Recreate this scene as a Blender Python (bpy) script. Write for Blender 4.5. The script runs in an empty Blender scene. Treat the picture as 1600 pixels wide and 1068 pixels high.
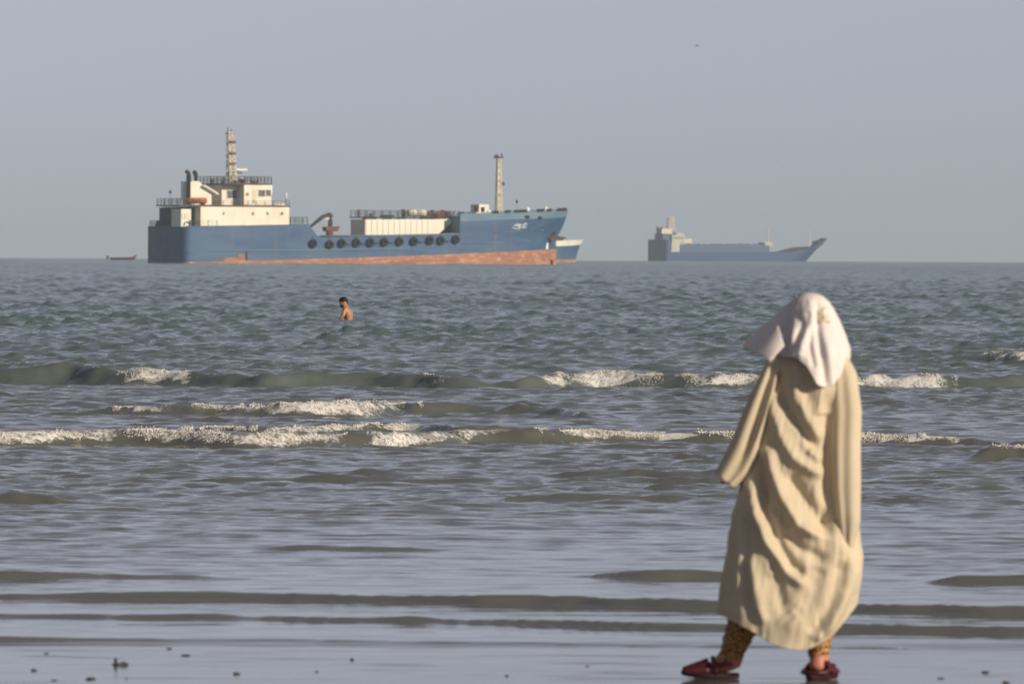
import bpy, bmesh, math, random
import numpy as np
from mathutils import Vector, Matrix

R = math.radians
random.seed(7)
rng = np.random.default_rng(11)
scene = bpy.context.scene
col = scene.collection

# ------------------------------------------------------------------ camera
F = 13333.0                      # focal length in photograph pixels (1600 wide) = 300 mm on 36 mm
CAM_H = 1.685
EARTH = 6.371e6
PITCH = math.atan(137.2 / F)
ROLL = math.atan(7.0 / 1600.0)
cam_loc = Vector((0, 0, CAM_H))
fwd = Vector((0, math.cos(PITCH), -math.sin(PITCH)))
up0 = Vector((0, math.sin(PITCH), math.cos(PITCH)))
rt = Vector((1, 0, 0)) * math.cos(ROLL) + up0 * math.sin(ROLL)
upv = up0 * math.cos(ROLL) - Vector((1, 0, 0)) * math.sin(ROLL)
cd = bpy.data.cameras.new('camera')
cam = bpy.data.objects.new('camera', cd)
col.objects.link(cam)
m = Matrix((rt, upv, -fwd)).transposed().to_4x4()
m.translation = cam_loc
cam.matrix_world = m
cd.lens = 300.0
cd.sensor_width = 36.0
cd.clip_start = 0.5
cd.clip_end = 30000.0
cd.dof.use_dof = True
cd.dof.focus_distance = 92.0
cd.dof.aperture_fstop = 13.0
scene.camera = cam

# ------------------------------------------------------------------ sky, sun, exposure
SUN_EL = R(19.0)
SUN_AZ = R(125.0)                # clockwise from +Y: behind the camera on the right
world = bpy.data.worlds.new('World')
scene.world = world
world.use_nodes = True
wn = world.node_tree.nodes
wl = world.node_tree.links
wn.clear()
wo = wn.new('ShaderNodeOutputWorld')
bg = wn.new('ShaderNodeBackground')
sky = wn.new('ShaderNodeTexSky')
sky.sky_type = 'NISHITA'
sky.sun_disc = False
sky.sun_elevation = SUN_EL
sky.sun_rotation = SUN_AZ
sky.altitude = 0.0
sky.air_density = 0.5
sky.dust_density = 0.3
sky.ozone_density = 3.0
bg.inputs['Strength'].default_value = 0.098
hs = wn.new('ShaderNodeHueSaturation')
hs.inputs['Saturation'].default_value = 0.30
wl.new(sky.outputs[0], hs.inputs['Color'])
tint = wn.new('ShaderNodeMix'); tint.data_type = 'RGBA'; tint.blend_type = 'MULTIPLY'
tint.inputs['Factor'].default_value = 1.0
tint.inputs['B'].default_value = (0.765, 0.748, 0.812, 1)     # slight lavender of the dusty air
wl.new(hs.outputs[0], tint.inputs['A'])
wl.new(tint.outputs['Result'], bg.inputs['Color'])
wl.new(bg.outputs[0], wo.inputs['Surface'])

sd = bpy.data.lights.new('sun', 'SUN')
sd.energy = 4.3
sd.angle = R(0.6)
sd.color = (1.0, 0.86, 0.68)
sun = bpy.data.objects.new('sun', sd)
col.objects.link(sun)
to_sun = Vector((math.sin(SUN_AZ) * math.cos(SUN_EL), math.cos(SUN_AZ) * math.cos(SUN_EL), math.sin(SUN_EL)))
sun.rotation_euler = to_sun.to_track_quat('Z', 'Y').to_euler()
sun.location = (60, -40, 30)

scene.view_settings.view_transform = 'Standard'
scene.view_settings.look = 'None'
scene.view_settings.gamma = 1.0
scene.view_settings.use_curve_mapping = False
scene.view_settings.exposure = 0.0
scene.render.engine = 'CYCLES'
cy = scene.cycles
cy.use_denoising = True
cy.max_bounces = 6
cy.diffuse_bounces = 2
cy.glossy_bounces = 3
cy.transmission_bounces = 2
cy.volume_bounces = 1
cy.transparent_max_bounces = 8
cy.caustics_reflective = False
cy.caustics_refractive = False

# ------------------------------------------------------------------ helpers
def ray(px, py):
    return fwd * F + rt * (px - 800.0) - upv * (py - 534.0)

def at_dist(px, py, d):
    r = ray(px, py)
    return cam_loc + r * (d / r.y)

def on_level(px, py, z=0.0):
    r = ray(px, py)
    return cam_loc + r * ((z - CAM_H) / r.z)

def srgb(r, g, b):
    def f(c):
        c /= 255.0
        return c / 12.92 if c <= 0.04045 else ((c + 0.055) / 1.055) ** 2.4
    return (f(r), f(g), f(b), 1.0)

def mat(name, c1, c2=None, scale=1.0, rough=0.6, spec=0.4, stretch=(1, 1, 1), lo=0.35, hi=0.65, bump=0.0, metal=0.0, detail=6.0, c3=None, s3=(1, 1, 1), lo3=0.6, hi3=0.75):
    mm = bpy.data.materials.new(name)
    mm.use_nodes = True
    n, l = mm.node_tree.nodes, mm.node_tree.links
    b = n['Principled BSDF']
    b.inputs['Roughness'].default_value = rough
    b.inputs['Specular IOR Level'].default_value = spec
    b.inputs['Metallic'].default_value = metal
    b.inputs['Base Color'].default_value = c1
    if c2 is not None:
        tc = n.new('ShaderNodeTexCoord')
        def noise(st, sc):
            mp = n.new('ShaderNodeMapping')
            mp.inputs['Scale'].default_value = st
            l.new(tc.outputs['Object'], mp.inputs['Vector'])
            nz = n.new('ShaderNodeTexNoise')
            nz.inputs['Scale'].default_value = sc
            nz.inputs['Detail'].default_value = detail
            nz.inputs['Roughness'].default_value = 0.6
            l.new(mp.outputs[0], nz.inputs['Vector'])
            return nz
        def layer(nz, a, lo_, hi_, cc):
            mr = n.new('ShaderNodeMapRange')
            mr.inputs['From Min'].default_value = lo_
            mr.inputs['From Max'].default_value = hi_
            l.new(nz.outputs[0], mr.inputs['Value'])
            mx = n.new('ShaderNodeMix')
            mx.data_type = 'RGBA'
            l.new(mr.outputs[0], mx.inputs['Factor'])
            if isinstance(a, tuple):
                mx.inputs['A'].default_value = a
            else:
                l.new(a, mx.inputs['A'])
            mx.inputs['B'].default_value = cc
            return mx.outputs['Result']
        nz = noise(stretch, scale)
        out = layer(nz, c1, lo, hi, c2)
        if c3 is not None:
            out = layer(noise(s3, 1.0), out, lo3, hi3, c3)
        l.new(out, b.inputs['Base Color'])
        if bump:
            bp = n.new('ShaderNodeBump')
            bp.inputs['Strength'].default_value = bump
            bp.inputs['Distance'].default_value = 0.02
            l.new(nz.outputs[0], bp.inputs['Height'])
            l.new(bp.outputs[0], b.inputs['Normal'])
    return mm

class MB:
    """collects shapes, links them as one mesh object"""
    def __init__(s):
        s.v, s.f = [], []
    def add(s, vs, fs):
        o = len(s.v)
        s.v.extend([tuple(p) for p in vs])
        s.f.extend([tuple(i + o for i in q) for q in fs])
        return s
    def box(s, x0, x1, y0, y1, z0, z1):
        vs = [(x, y, z) for z in (z0, z1) for y in (y0, y1) for x in (x0, x1)]
        return s.add(vs, [(0, 2, 3, 1), (4, 5, 7, 6), (0, 1, 5, 4), (2, 6, 7, 3), (0, 4, 6, 2), (1, 3, 7, 5)])
    def prism(s, outline, y0, y1):
        """outline: (x, z) list; extruded along y"""
        n = len(outline)
        vs = [(p[0], y0, p[1]) for p in outline] + [(p[0], y1, p[1]) for p in outline]
        fs = [tuple(range(n)), tuple(range(2 * n - 1, n - 1, -1))]
        fs += [(i, i + n, (i + 1) % n + n, (i + 1) % n) for i in range(n)]
        return s.add(vs, fs)
    def tube(s, pts, rad, n=6, cap=True):
        pts = [Vector(p) for p in pts]
        rads = rad if isinstance(rad, (list, tuple)) else [rad] * len(pts)
        rings = []
        for i, p in enumerate(pts):
            a = pts[max(i - 1, 0)]
            b = pts[min(i + 1, len(pts) - 1)]
            t = (b - a).normalized()
            u = t.cross(Vector((0, 0, 1)))
            if u.length < 0.05:
                u = t.cross(Vector((0, 1, 0)))
            u.normalize()
            w = t.cross(u)
            rings.append([p + (u * math.cos(k * 2 * math.pi / n) + w * math.sin(k * 2 * math.pi / n)) * rads[i] for k in range(n)])
        vs = [q for r in rings for q in r]
        fs = []
        for i in range(len(pts) - 1):
            for k in range(n):
                k2 = (k + 1) % n
                fs.append((i * n + k, i * n + k2, (i + 1) * n + k2, (i + 1) * n + k))
        if cap:
            fs.append(tuple(range(n - 1, -1, -1)))
            fs.append(tuple((len(pts) - 1) * n + k for k in range(n)))
        return s.add(vs, fs)
    def ball(s, c, r, seg=10, rings=7):
        rx, ry, rz = r if isinstance(r, (tuple, list)) else (r, r, r)
        vs = [(c[0], c[1], c[2] + rz)]
        for i in range(1, rings):
            th = math.pi * i / rings
            for k in range(seg):
                ph = 2 * math.pi * k / seg
                vs.append((c[0] + rx * math.sin(th) * math.cos(ph), c[1] + ry * math.sin(th) * math.sin(ph), c[2] + rz * math.cos(th)))
        vs.append((c[0], c[1], c[2] - rz))
        fs = [(0, 1 + k, 1 + (k + 1) % seg) for k in range(seg)]
        for i in range(rings - 2):
            for k in range(seg):
                a = 1 + i * seg + k
                b = 1 + i * seg + (k + 1) % seg
                fs.append((a, a + seg, b + seg, b))
        e = len(vs) - 1
        o = 1 + (rings - 2) * seg
        fs += [(e, o + (k + 1) % seg, o + k) for k in range(seg)]
        return s.add(vs, fs)
    def grid(s, P, closed=False):
        """P: list of rows of points"""
        nr, nc = len(P), len(P[0])
        fs = []
        for i in range(nr - 1):
            for k in range(nc if closed else nc - 1):
                k2 = (k + 1) % nc
                fs.append((i * nc + k, i * nc + k2, (i + 1) * nc + k2, (i + 1) * nc + k))
        return s.add([q for r in P for q in r], fs)
    def mesh(s, name, material, smooth=False):
        me = bpy.data.meshes.new(name)
        me.from_pydata(s.v, [], s.f)
        bm = bmesh.new()
        bm.from_mesh(me)
        bmesh.ops.recalc_face_normals(bm, faces=bm.faces)
        bm.to_mesh(me)
        bm.free()
        me.materials.append(material)
        if smooth:
            me.polygons.foreach_set('use_smooth', [True] * len(me.polygons))
        return me
    def build(s, name, material, parent=None, smooth=False, loc=None):
        o = bpy.data.objects.new(name, s.mesh(name, material, smooth))
        col.objects.link(o)
        if parent is not None:
            o.parent = parent
        if loc is not None:
            o.location = loc
        return o

def tag(o, label=None, cat=None, group=None, kind=None):
    if label: o['label'] = label
    if cat: o['category'] = cat
    if group: o['group'] = group
    if kind: o['kind'] = kind
    return o

def empty(name, loc, rz=0.0):
    o = bpy.data.objects.new(name, None)
    o.empty_display_size = 0.5
    col.objects.link(o)
    o.location = loc
    o.rotation_euler = (0, 0, rz)
    return o

def np_mesh(name, V, Fq, material, smooth=True):
    me = bpy.data.meshes.new(name)
    me.vertices.add(len(V))
    me.vertices.foreach_set('co', V.astype(np.float32).ravel())
    k = Fq.shape[1]
    me.loops.add(Fq.size)
    me.loops.foreach_set('vertex_index', Fq.astype(np.int32).ravel())
    me.polygons.add(len(Fq))
    me.polygons.foreach_set('loop_start', np.arange(0, Fq.size, k, dtype=np.int32))
    me.polygons.foreach_set('loop_total', np.full(len(Fq), k, dtype=np.int32))
    me.polygons.foreach_set('use_smooth', np.full(len(Fq), smooth))
    me.update(calc_edges=True)
    me.materials.append(material)
    return me

def hash2(ix, iy, seed):
    h = (ix.astype(np.int64) * 374761393 + iy.astype(np.int64) * 668265263 + seed * 982451653) & 0x7fffffff
    h = ((h ^ (h >> 13)) * 1274126177) & 0x7fffffff
    return ((h ^ (h >> 16)) & 0xffff) / 65535.0

def vnoise(x, y, seed=0):
    ix, iy = np.floor(x), np.floor(y)
    fx, fy = x - ix, y - iy
    fx = fx * fx * (3 - 2 * fx)
    fy = fy * fy * (3 - 2 * fy)
    a = hash2(ix, iy, seed); b = hash2(ix + 1, iy, seed)
    c = hash2(ix, iy + 1, seed); d = hash2(ix + 1, iy + 1, seed)
    return (a * (1 - fx) + b * fx) * (1 - fy) + (c * (1 - fx) + d * fx) * fy

def fbm(x, y, seed=0, oct=4):
    s, a, t = 0.0, 0.5, 0.0
    for k in range(oct):
        s = s + a * vnoise(x * 2 ** k + 17.3 * k, y * 2 ** k + 9.1 * k, seed + k)
        t += a
        a *= 0.5
    return s / t

def sstep(a, b, x):
    t = np.clip((x - a) / (b - a), 0, 1)
    return t * t * (3 - 2 * t)

# ------------------------------------------------------------------ materials
M = {}
M['blue'] = mat('blue_hull_paint', srgb(46, 80, 120), srgb(76, 104, 132), 0.35, 0.55, 0.3, (0.25, 1, 1), 0.35, 0.7,
                c3=srgb(120, 104, 92), s3=(1.6, 1.6, 0.12), lo3=0.57, hi3=0.8)
M['bulwark'] = mat('faded_blue_paint', srgb(92, 124, 148), srgb(118, 138, 150), 0.6, 0.6, 0.3, (0.3, 1, 1))
M['boot'] = mat('red_lead_paint', srgb(174, 122, 98), srgb(148, 102, 84), 0.5, 0.7, 0.2, (0.25, 1, 1.4), 0.4, 0.65,
                c3=srgb(192, 152, 124), s3=(0.7, 1, 2.0), lo3=0.52, hi3=0.62)
M['white'] = mat('white_ship_paint', srgb(236, 230, 212), srgb(218, 206, 182), 0.5, 0.5, 0.3, (1, 1, 0.4), 0.45, 0.8,
                 c3=srgb(176, 132, 96), s3=(2.2, 2.2, 0.3), lo3=0.72, hi3=0.85)
M['cream'] = mat('rusty_cream_paint', srgb(222, 206, 178), srgb(160, 112, 78), 1.1, 0.6, 0.3, (1, 1, 1), 0.52, 0.68)
M['mastpaint'] = mat('weathered_mast_paint', srgb(232, 222, 200), srgb(176, 140, 112), 0.9, 0.6, 0.3, (1, 1, 1), 0.55, 0.75)
M['dark'] = mat('dark_grey_paint', srgb(58, 60, 66), srgb(84, 78, 76), 0.8, 0.7, 0.2)
M['rust'] = mat('rust_brown', srgb(104, 70, 54), srgb(138, 92, 70), 0.9, 0.8, 0.1)
M['green'] = mat('green_hose', srgb(52, 88, 66), srgb(74, 98, 78), 1.5, 0.6, 0.2)
M['deck'] = mat('deck_paint', srgb(112, 84, 72), srgb(84, 74, 70), 0.4, 0.8, 0.1)
M['glass'] = mat('window_glass', srgb(40, 60, 66), srgb(62, 84, 90), 0.4, 0.12, 0.6)
M['orange'] = mat('orange_plastic', srgb(206, 118, 52), srgb(184, 104, 56), 0.8, 0.5, 0.3)
M['rubber'] = mat('black_rubber', srgb(34, 35, 38), srgb(52, 52, 54), 3.0, 0.85, 0.2)
M['black'] = mat('sooty_black', srgb(36, 34, 34), srgb(60, 48, 44), 1.0, 0.8, 0.2)
M['letter'] = mat('white_lettering', srgb(236, 238, 238), srgb(216, 222, 226), 2.0, 0.5, 0.3)
M['redboat'] = mat('dark_red_boat_paint', srgb(96, 44, 50), srgb(74, 40, 44), 1.2, 0.6, 0.3)
M['farblue'] = mat('navy_hull_paint', srgb(30, 60, 104), srgb(44, 72, 112), 0.2, 0.6, 0.3, (0.2, 1, 1))
M['fargrey'] = mat('slate_paint', srgb(60, 82, 116), srgb(78, 94, 122), 0.2, 0.6, 0.3)
M['skin'] = mat('skin', srgb(192, 142, 112), srgb(170, 120, 92), 6.0, 0.45, 0.4)
M['hair'] = mat('black_hair', srgb(18, 15, 15), srgb(30, 25, 23), 40, 0.6, 0.3)
M['footskin'] = mat('foot_skin', srgb(206, 142, 120), srgb(180, 116, 98), 9, 0.5, 0.3)
M['robe'] = mat('beige_cotton', srgb(230, 216, 189), srgb(221, 205, 176), 5.0, 0.9, 0.1, (1, 1, 0.6))
M['scarf'] = mat('pale_pink_cotton', srgb(250, 242, 236), srgb(246, 236, 231), 7.0, 0.9, 0.1)
M['sandal'] = mat('maroon_leather', srgb(112, 32, 42), srgb(52, 20, 26), 14, 0.45, 0.4)
M['sole'] = mat('dark_sole', srgb(36, 22, 24), srgb(50, 30, 30), 20, 0.7, 0.2)
M['print'] = mat('faded_green_print', srgb(216, 208, 180), srgb(204, 188, 160), 25, 0.9, 0.1)
M['farwhite'] = mat('weathered_white_paint', srgb(196, 192, 178), srgb(176, 172, 160), 0.3, 0.6, 0.3)
M['gull'] = mat('grey_feathers', srgb(150, 150, 154), srgb(120, 120, 124), 4, 0.8, 0.1)
M['clump'] = mat('dark_wet_sand_clump', srgb(98, 94, 88), srgb(74, 71, 67), 30, 0.6, 0.3, bump=0.4)

# thin cotton lets some light through
def thin_cloth(mm, f):
    n, l = mm.node_tree.nodes, mm.node_tree.links
    b = n['Principled BSDF']
    tr = n.new('ShaderNodeBsdfTranslucent')
    mx = n.new('ShaderNodeMixShader')
    mx.inputs[0].default_value = f
    src = b.inputs['Base Color'].links[0].from_socket
    l.new(src, tr.inputs['Color'])
    l.new(b.outputs[0], mx.inputs[1]); l.new(tr.outputs[0], mx.inputs[2])
    l.new(mx.outputs[0], n['Material Output'].inputs['Surface'])
thin_cloth(M['robe'], 0.22)
thin_cloth(M['scarf'], 0.22)

# leggings: brown cotton with gold woven motifs
def leggings_mat():
    mm = bpy.data.materials.new('brown_gold_leggings')
    mm.use_nodes = True
    n, l = mm.node_tree.nodes, mm.node_tree.links
    b = n['Principled BSDF']
    b.inputs['Roughness'].default_value = 0.6
    tc = n.new('ShaderNodeTexCoord')
    vo = n.new('ShaderNodeTexVoronoi')
    vo.inputs['Scale'].default_value = 85
    l.new(tc.outputs['Object'], vo.inputs['Vector'])
    rp = n.new('ShaderNodeValToRGB')
    e = rp.color_ramp.elements
    e[0].position = 0.2; e[0].color = srgb(206, 160, 70)
    e[1].position = 0.7; e[1].color = srgb(92, 50, 28)
    l.new(vo.outputs['Distance'], rp.inputs[0])
    l.new(rp.outputs[0], b.inputs['Base Color'])
    return mm
M['leggings'] = leggings_mat()

# ------------------------------------------------------------------ sea
def sea_material():
    mm = bpy.data.materials.new('turbid_sea_water')
    mm.use_nodes = True
    n, l = mm.node_tree.nodes, mm.node_tree.links
    b = n['Principled BSDF']
    tc = n.new('ShaderNodeTexCoord')
    at = n.new('ShaderNodeAttribute'); at.attribute_name = 'foam'
    nz = n.new('ShaderNodeTexNoise')
    nz.inputs['Scale'].default_value = 11.0
    nz.inputs['Detail'].default_value = 6.0
    nz.inputs['Roughness'].default_value = 0.7
    l.new(tc.outputs['Object'], nz.inputs['Vector'])
    # foam = smooth threshold of attribute + noise
    ad = n.new('ShaderNodeMath'); ad.operation = 'ADD'
    l.new(at.outputs['Fac'], ad.inputs[0]); l.new(nz.outputs[0], ad.inputs[1])
    mr = n.new('ShaderNodeMapRange')
    mr.inputs['From Min'].default_value = 1.62; mr.inputs['From Max'].default_value = 1.98
    l.new(ad.outputs[0], mr.inputs['Value'])
    big = n.new('ShaderNodeTexNoise')
    big.inputs['Scale'].default_value = 0.08
    l.new(tc.outputs['Object'], big.inputs['Vector'])
    wc = n.new('ShaderNodeMix'); wc.data_type = 'RGBA'
    wc.inputs['A'].default_value = WATER_A
    wc.inputs['B'].default_value = WATER_B
    l.new(big.outputs[0], wc.inputs['Factor'])
    mx = n.new('ShaderNodeMix'); mx.data_type = 'RGBA'
    l.new(mr.outputs[0], mx.inputs['Factor'])
    off = n.new('ShaderNodeAttribute'); off.attribute_name = 'offshore'
    wf = n.new('ShaderNodeMix'); wf.data_type = 'RGBA'
    l.new(off.outputs['Fac'], wf.inputs['Factor'])
    l.new(wc.outputs['Result'], wf.inputs['A'])
    wf.inputs['B'].default_value = WATER_FAR
    l.new(wf.outputs['Result'], mx.inputs['A'])
    mx.inputs['B'].default_value = srgb(238, 235, 228)
    l.new(mx.outputs['Result'], b.inputs['Base Color'])
    ro = n.new('ShaderNodeMapRange')
    far = n.new('ShaderNodeAttribute'); far.attribute_name = 'far_slope'
    l.new(far.outputs['Fac'], ro.inputs['To Min']); ro.inputs['To Max'].default_value = 0.8
    l.new(mr.outputs[0], ro.inputs['Value'])
    l.new(ro.outputs[0], b.inputs['Roughness'])
    b.inputs['IOR'].default_value = 1.333
    nz2 = n.new('ShaderNodeTexNoise')
    nz2.inputs['Scale'].default_value = 34.0
    nz2.inputs['Detail'].default_value = 3.0
    l.new(tc.outputs['Object'], nz2.inputs['Vector'])
    ad2 = n.new('ShaderNodeMath'); ad2.operation = 'MULTIPLY_ADD'
    l.new(nz2.outputs[0], ad2.inputs[0]); ad2.inputs[1].default_value = 0.75
    l.new(ad.outputs[0], ad2.inputs[2])
    l.new(ad2.outputs[0], mr.inputs['Value'])
    # small capillary ripples
    mp = n.new('ShaderNodeMapping'); mp.inputs['Scale'].default_value = (1.0, 1.6, 1.0)
    l.new(tc.outputs['Object'], mp.inputs['Vector'])
    rn = n.new('ShaderNodeTexNoise')
    rn.inputs['Scale'].default_value = 3.5; rn.inputs['Detail'].default_value = 4.0
    l.new(mp.outputs[0], rn.inputs['Vector'])
    rip = n.new('ShaderNodeAttribute'); rip.attribute_name = 'ripple'
    sc = n.new('ShaderNodeMath'); sc.operation = 'MULTIPLY'
    l.new(rn.outputs[0], sc.inputs[0]); l.new(rip.outputs['Fac'], sc.inputs[1])
    bp = n.new('ShaderNodeBump')
    bp.inputs['Strength'].default_value = 1.0
    bp.inputs['Distance'].default_value = 0.05
    l.new(sc.outputs[0], bp.inputs['Height'])
    l.new(bp.outputs[0], b.inputs['Normal'])
    return mm
WATER_A = (0.120, 0.124, 0.106, 1)
WATER_B = (0.148, 0.149, 0.124, 1)
WATER_FAR = (0.118, 0.190, 0.178, 1)

# wave list read off the photograph: base line (px, py), height in photograph pixels (px, h), front steepness, foam spans (px0, px1, strength, top, bottom)
WAVES = [
    dict(base=[(-200, 599), (0, 600), (230, 603), (420, 606), (560, 606), (700, 608), (800, 608), (950, 605), (1100, 607), (1400, 606), (1800, 606)],
         h=[(-200, 22), (0, 28), (100, 34), (170, 26), (240, 22), (420, 22), (560, 26), (640, 22), (700, 20), (770, 12), (830, 18), (870, 22), (950, 22), (1040, 20), (1100, 20), (1170, 18), (1350, 18), (1450, 16), (1550, 15), (1800, 14)],
         fw=2.3, bw=7, foam=[(170, 312, 1, 1, .35), (650, 680, 1.0, .9, .4), (852, 1042, 1, 1, .1), (1066, 1190, 1.12, 1, .1), (1315, 1505, 1.08, 1, .2)]),
    dict(base=[(1400, 567), (1480, 566), (1600, 568), (1800, 570)], h=[(1440, 0), (1500, 10), (1560, 14), (1600, 15), (1800, 12)], fw=3, bw=8, foam=[(1545, 1660, 1.0, 1, .3)]),
    dict(base=[(120, 648), (300, 650), (460, 652), (560, 652), (640, 648), (760, 648), (860, 652)],
         h=[(120, 0), (180, 16), (260, 16), (420, 20), (520, 24), (580, 20), (640, 18), (700, 20), (760, 14), (850, 0)], fw=2.3, bw=7,
         foam=[(175, 262, 1.0, 1, .45), (300, 450, .97, 1, .5), (420, 600, 1.05, 1, .15), (585, 660, .95, 1, .55)]),
    dict(base=[(720, 650), (800, 650), (950, 656)], h=[(740, 0), (790, 12), (880, 12), (950, 0)], fw=3, bw=8, foam=[]),
    dict(base=[(150, 677), (300, 677), (450, 679), (560, 676), (620, 676), (720, 679), (900, 678), (1000, 680)],
         h=[(180, 0), (250, 7), (400, 10), (560, 12), (620, 14), (700, 10), (800, 10), (900, 8), (1020, 0)], fw=2.5, bw=6,
         foam=[(200, 430, .88, 1, .3), (390, 570, .95, 1, .3), (550, 632, 1.05, 1, .3)]),
    dict(base=[(-200, 698), (0, 698), (200, 697), (400, 700), (600, 698), (800, 692), (1000, 691), (1130, 692), (1345, 695), (1480, 696), (1600, 698), (1800, 700)],
         h=[(-200, 22), (0, 24), (200, 24), (400, 22), (540, 20), (600, 18), (700, 16), (800, 20), (900, 20), (1000, 16), (1130, 16), (1345, 15), (1450, 14), (1540, 6), (1800, 6)], fw=2.2, bw=6,
         foam=[(-200, 240, 1, 1, .12), (230, 545, .95, 1, .3), (575, 690, 1.05, 1, .25), (660, 815, .92, 1, .5), (835, 1010, .9, 1, .45), (980, 1160, 1.05, 1, .2), (1315, 1500, 1.05, 1, .25)]),
    dict(base=[(1500, 720), (1600, 720), (1800, 722)], h=[(1500, 0), (1550, 22), (1600, 26), (1800, 24)], fw=2.6, bw=7, foam=[(1545, 1660, .9, 1, .6)]),
    dict(base=[(520, 743), (680, 743)], h=[(525, 0), (580, 10), (620, 11), (675, 0)], fw=3, bw=6, foam=[]),
    dict(base=[(780, 747), (900, 748), (1130, 750), (1200, 750)], h=[(790, 0), (850, 12), (950, 18), (1050, 20), (1120, 16), (1200, 0)], fw=3, bw=7, foam=[]),
    dict(base=[(1300, 758), (1500, 758)], h=[(1300, 8), (1350, 14), (1430, 12), (1500, 0)], fw=3, bw=7, foam=[]),
    dict(base=[(-100, 788), (120, 788)], h=[(-100, 16), (0, 20), (60, 16), (130, 0)], fw=3, bw=7, foam=[]),
    dict(base=[(760, 784), (1150, 784)], h=[(765, 0), (820, 14), (900, 13), (1000, 12), (1080, 14), (1160, 0)], fw=3, bw=7, foam=[]),
    dict(base=[(380, 858), (720, 862)], h=[(380, 0), (460, 12), (560, 10), (640, 14), (720, 0)], fw=4, bw=8, foam=[]),
    dict(base=[(-100, 905), (0, 906), (200, 904), (420, 906)], h=[(-100, 18), (0, 15), (100, 15), (200, 9), (300, 6), (420, 0)], fw=3, bw=8, foam=[]),
    dict(base=[(860, 902), (1000, 905), (1200, 905)], h=[(880, 0), (960, 10), (1010, 15), (1080, 15), (1140, 11), (1260, 0)], fw=3, bw=8, foam=[]),
    dict(base=[(1440, 912), (1600, 914), (1800, 914)], h=[(1440, 0), (1500, 14), (1560, 16), (1600, 17), (1800, 16)], fw=3, bw=8, foam=[]),
    dict(base=[(-300, 936), (0, 936), (400, 938), (800, 946), (1120, 953), (1600, 962), (1900, 966)],
         h=[(-300, 6), (0, 9), (200, 12), (500, 11), (800, 13), (1000, 14), (1120, 13), (1350, 16), (1600, 15), (1900, 18)], fw=2.6, bw=7, foam=[]),
    dict(base=[(-300, 964), (0, 966), (380, 969), (500, 972), (640, 974), (1100, 985), (1600, 992), (1900, 996)],
         h=[(-300, 8), (0, 8), (250, 7), (330, 10), (390, 5), (430, 6), (560, 7), (640, 10), (720, 5), (900, 8), (1100, 8), (1300, 12), (1600, 9), (1900, 9)], fw=2.4, bw=7, foam=[]),
    dict(base=[(-300, 996), (0, 1000), (400, 1001), (800, 1004), (1060, 1007), (1350, 1010), (1600, 1016), (1900, 1020)],
         h=[(-300, 4), (0, 6), (100, 4), (250, 2.5), (420, 3.5), (800, 3.5), (1060, 3.5), (1350, 4.5), (1600, 4.5), (1900, 4)], fw=2.0, bw=6, foam=[]),
]
EYE_C = 534.0 - 137.2
for w in WAVES:
    bx, by, bh = [], [], []
    for px, py in w['base']:
        p = on_level(px, py)
        bx.append(p.x); by.append(p.y)
    w['bx'], w['by'] = np.array(bx), np.array(by)
    w['dm'] = float(np.mean(by))
    hx = [(px - 800.0) / F * w['dm'] for px, _ in w['h']]
    hh = [h * w['dm'] / F for _, h in w['h']]
    w['hx'], w['hh'] = np.array(hx), np.array(hh)
    if 48 <= w['dm'] < 75 and not w['foam']:
        w['fw'] = 4.2
        w['hh'] = w['hh'] * 0.8
    w['hmax'] = max(hh)
    w['fspan'] = [((a - 800.0) / F * w['dm'], (b - 800.0) / F * w['dm'], s, t, bo) for a, b, s, t, bo in w['foam']]

NCOMP = 130
_wl = np.exp(rng.uniform(np.log(0.13), np.log(3.0), NCOMP))
_dir = rng.normal(0.0, 0.32, NCOMP)
_ph = rng.uniform(0, 2 * np.pi, NCOMP)
_kx = 2 * np.pi / _wl * np.sin(_dir)
_ky = 2 * np.pi / _wl * np.cos(_dir)
_am = _wl ** 0.55 * np.exp(-(_wl / 1.5) ** 2) * rng.uniform(0.6, 1.3, NCOMP)
_am *= 1.0 / math.sqrt(0.5 * float(np.sum(_am ** 2)))

_wl2 = np.exp(rng.uniform(np.log(0.13), np.log(0.8), 64))
_d2 = rng.normal(0.0, 0.7, 64)
_ph2 = rng.uniform(0, 2 * np.pi, 64)
_k2x, _k2y = 2 * np.pi / _wl2 * np.sin(_d2), 2 * np.pi / _wl2 * np.cos(_d2)
_a2 = _wl2 ** 0.9 * rng.uniform(0.6, 1.3, 64)
_a2 *= 1.0 / math.sqrt(0.5 * float(np.sum(_a2 ** 2)))

def ripples(x, y):
    cell = 1.4 * (3.0 + 0.068 * y) / 400
    s = np.zeros_like(x)
    for k in range(64):
        f = np.clip((_wl2[k] / cell - 1.6) / 1.6, 0, 1)
        s += _a2[k] * f * np.cos(_k2x[k] * x + _k2y[k] * y + _ph2[k])
    return s

def chop(x, y, cell):
    s = np.zeros_like(x)
    for k in range(NCOMP):
        f = np.clip((_wl[k] / np.maximum(cell, 1e-3) - 1.6) / 1.6, 0, 1)
        s += _am[k] * f * np.cos(_kx[k] * x + _ky[k] * y + _ph[k])
    return s

CH_D = np.array([36, 40, 44, 50, 58, 66, 74, 84, 100, 125, 160, 260, 600, 2500, 8000.])
CH_A = np.array([.0003, .0005, .0010, .0022, .0034, .0042, .0060, .0075, .011, .016, .022, .028, .038, .045, .05])

def cell_of(y):
    return np.where(y < 150, y * 0.0013, np.where(y < 1500, y * 0.0017, np.where(y < 2500, y * 0.003, y * 0.01)))

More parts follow.
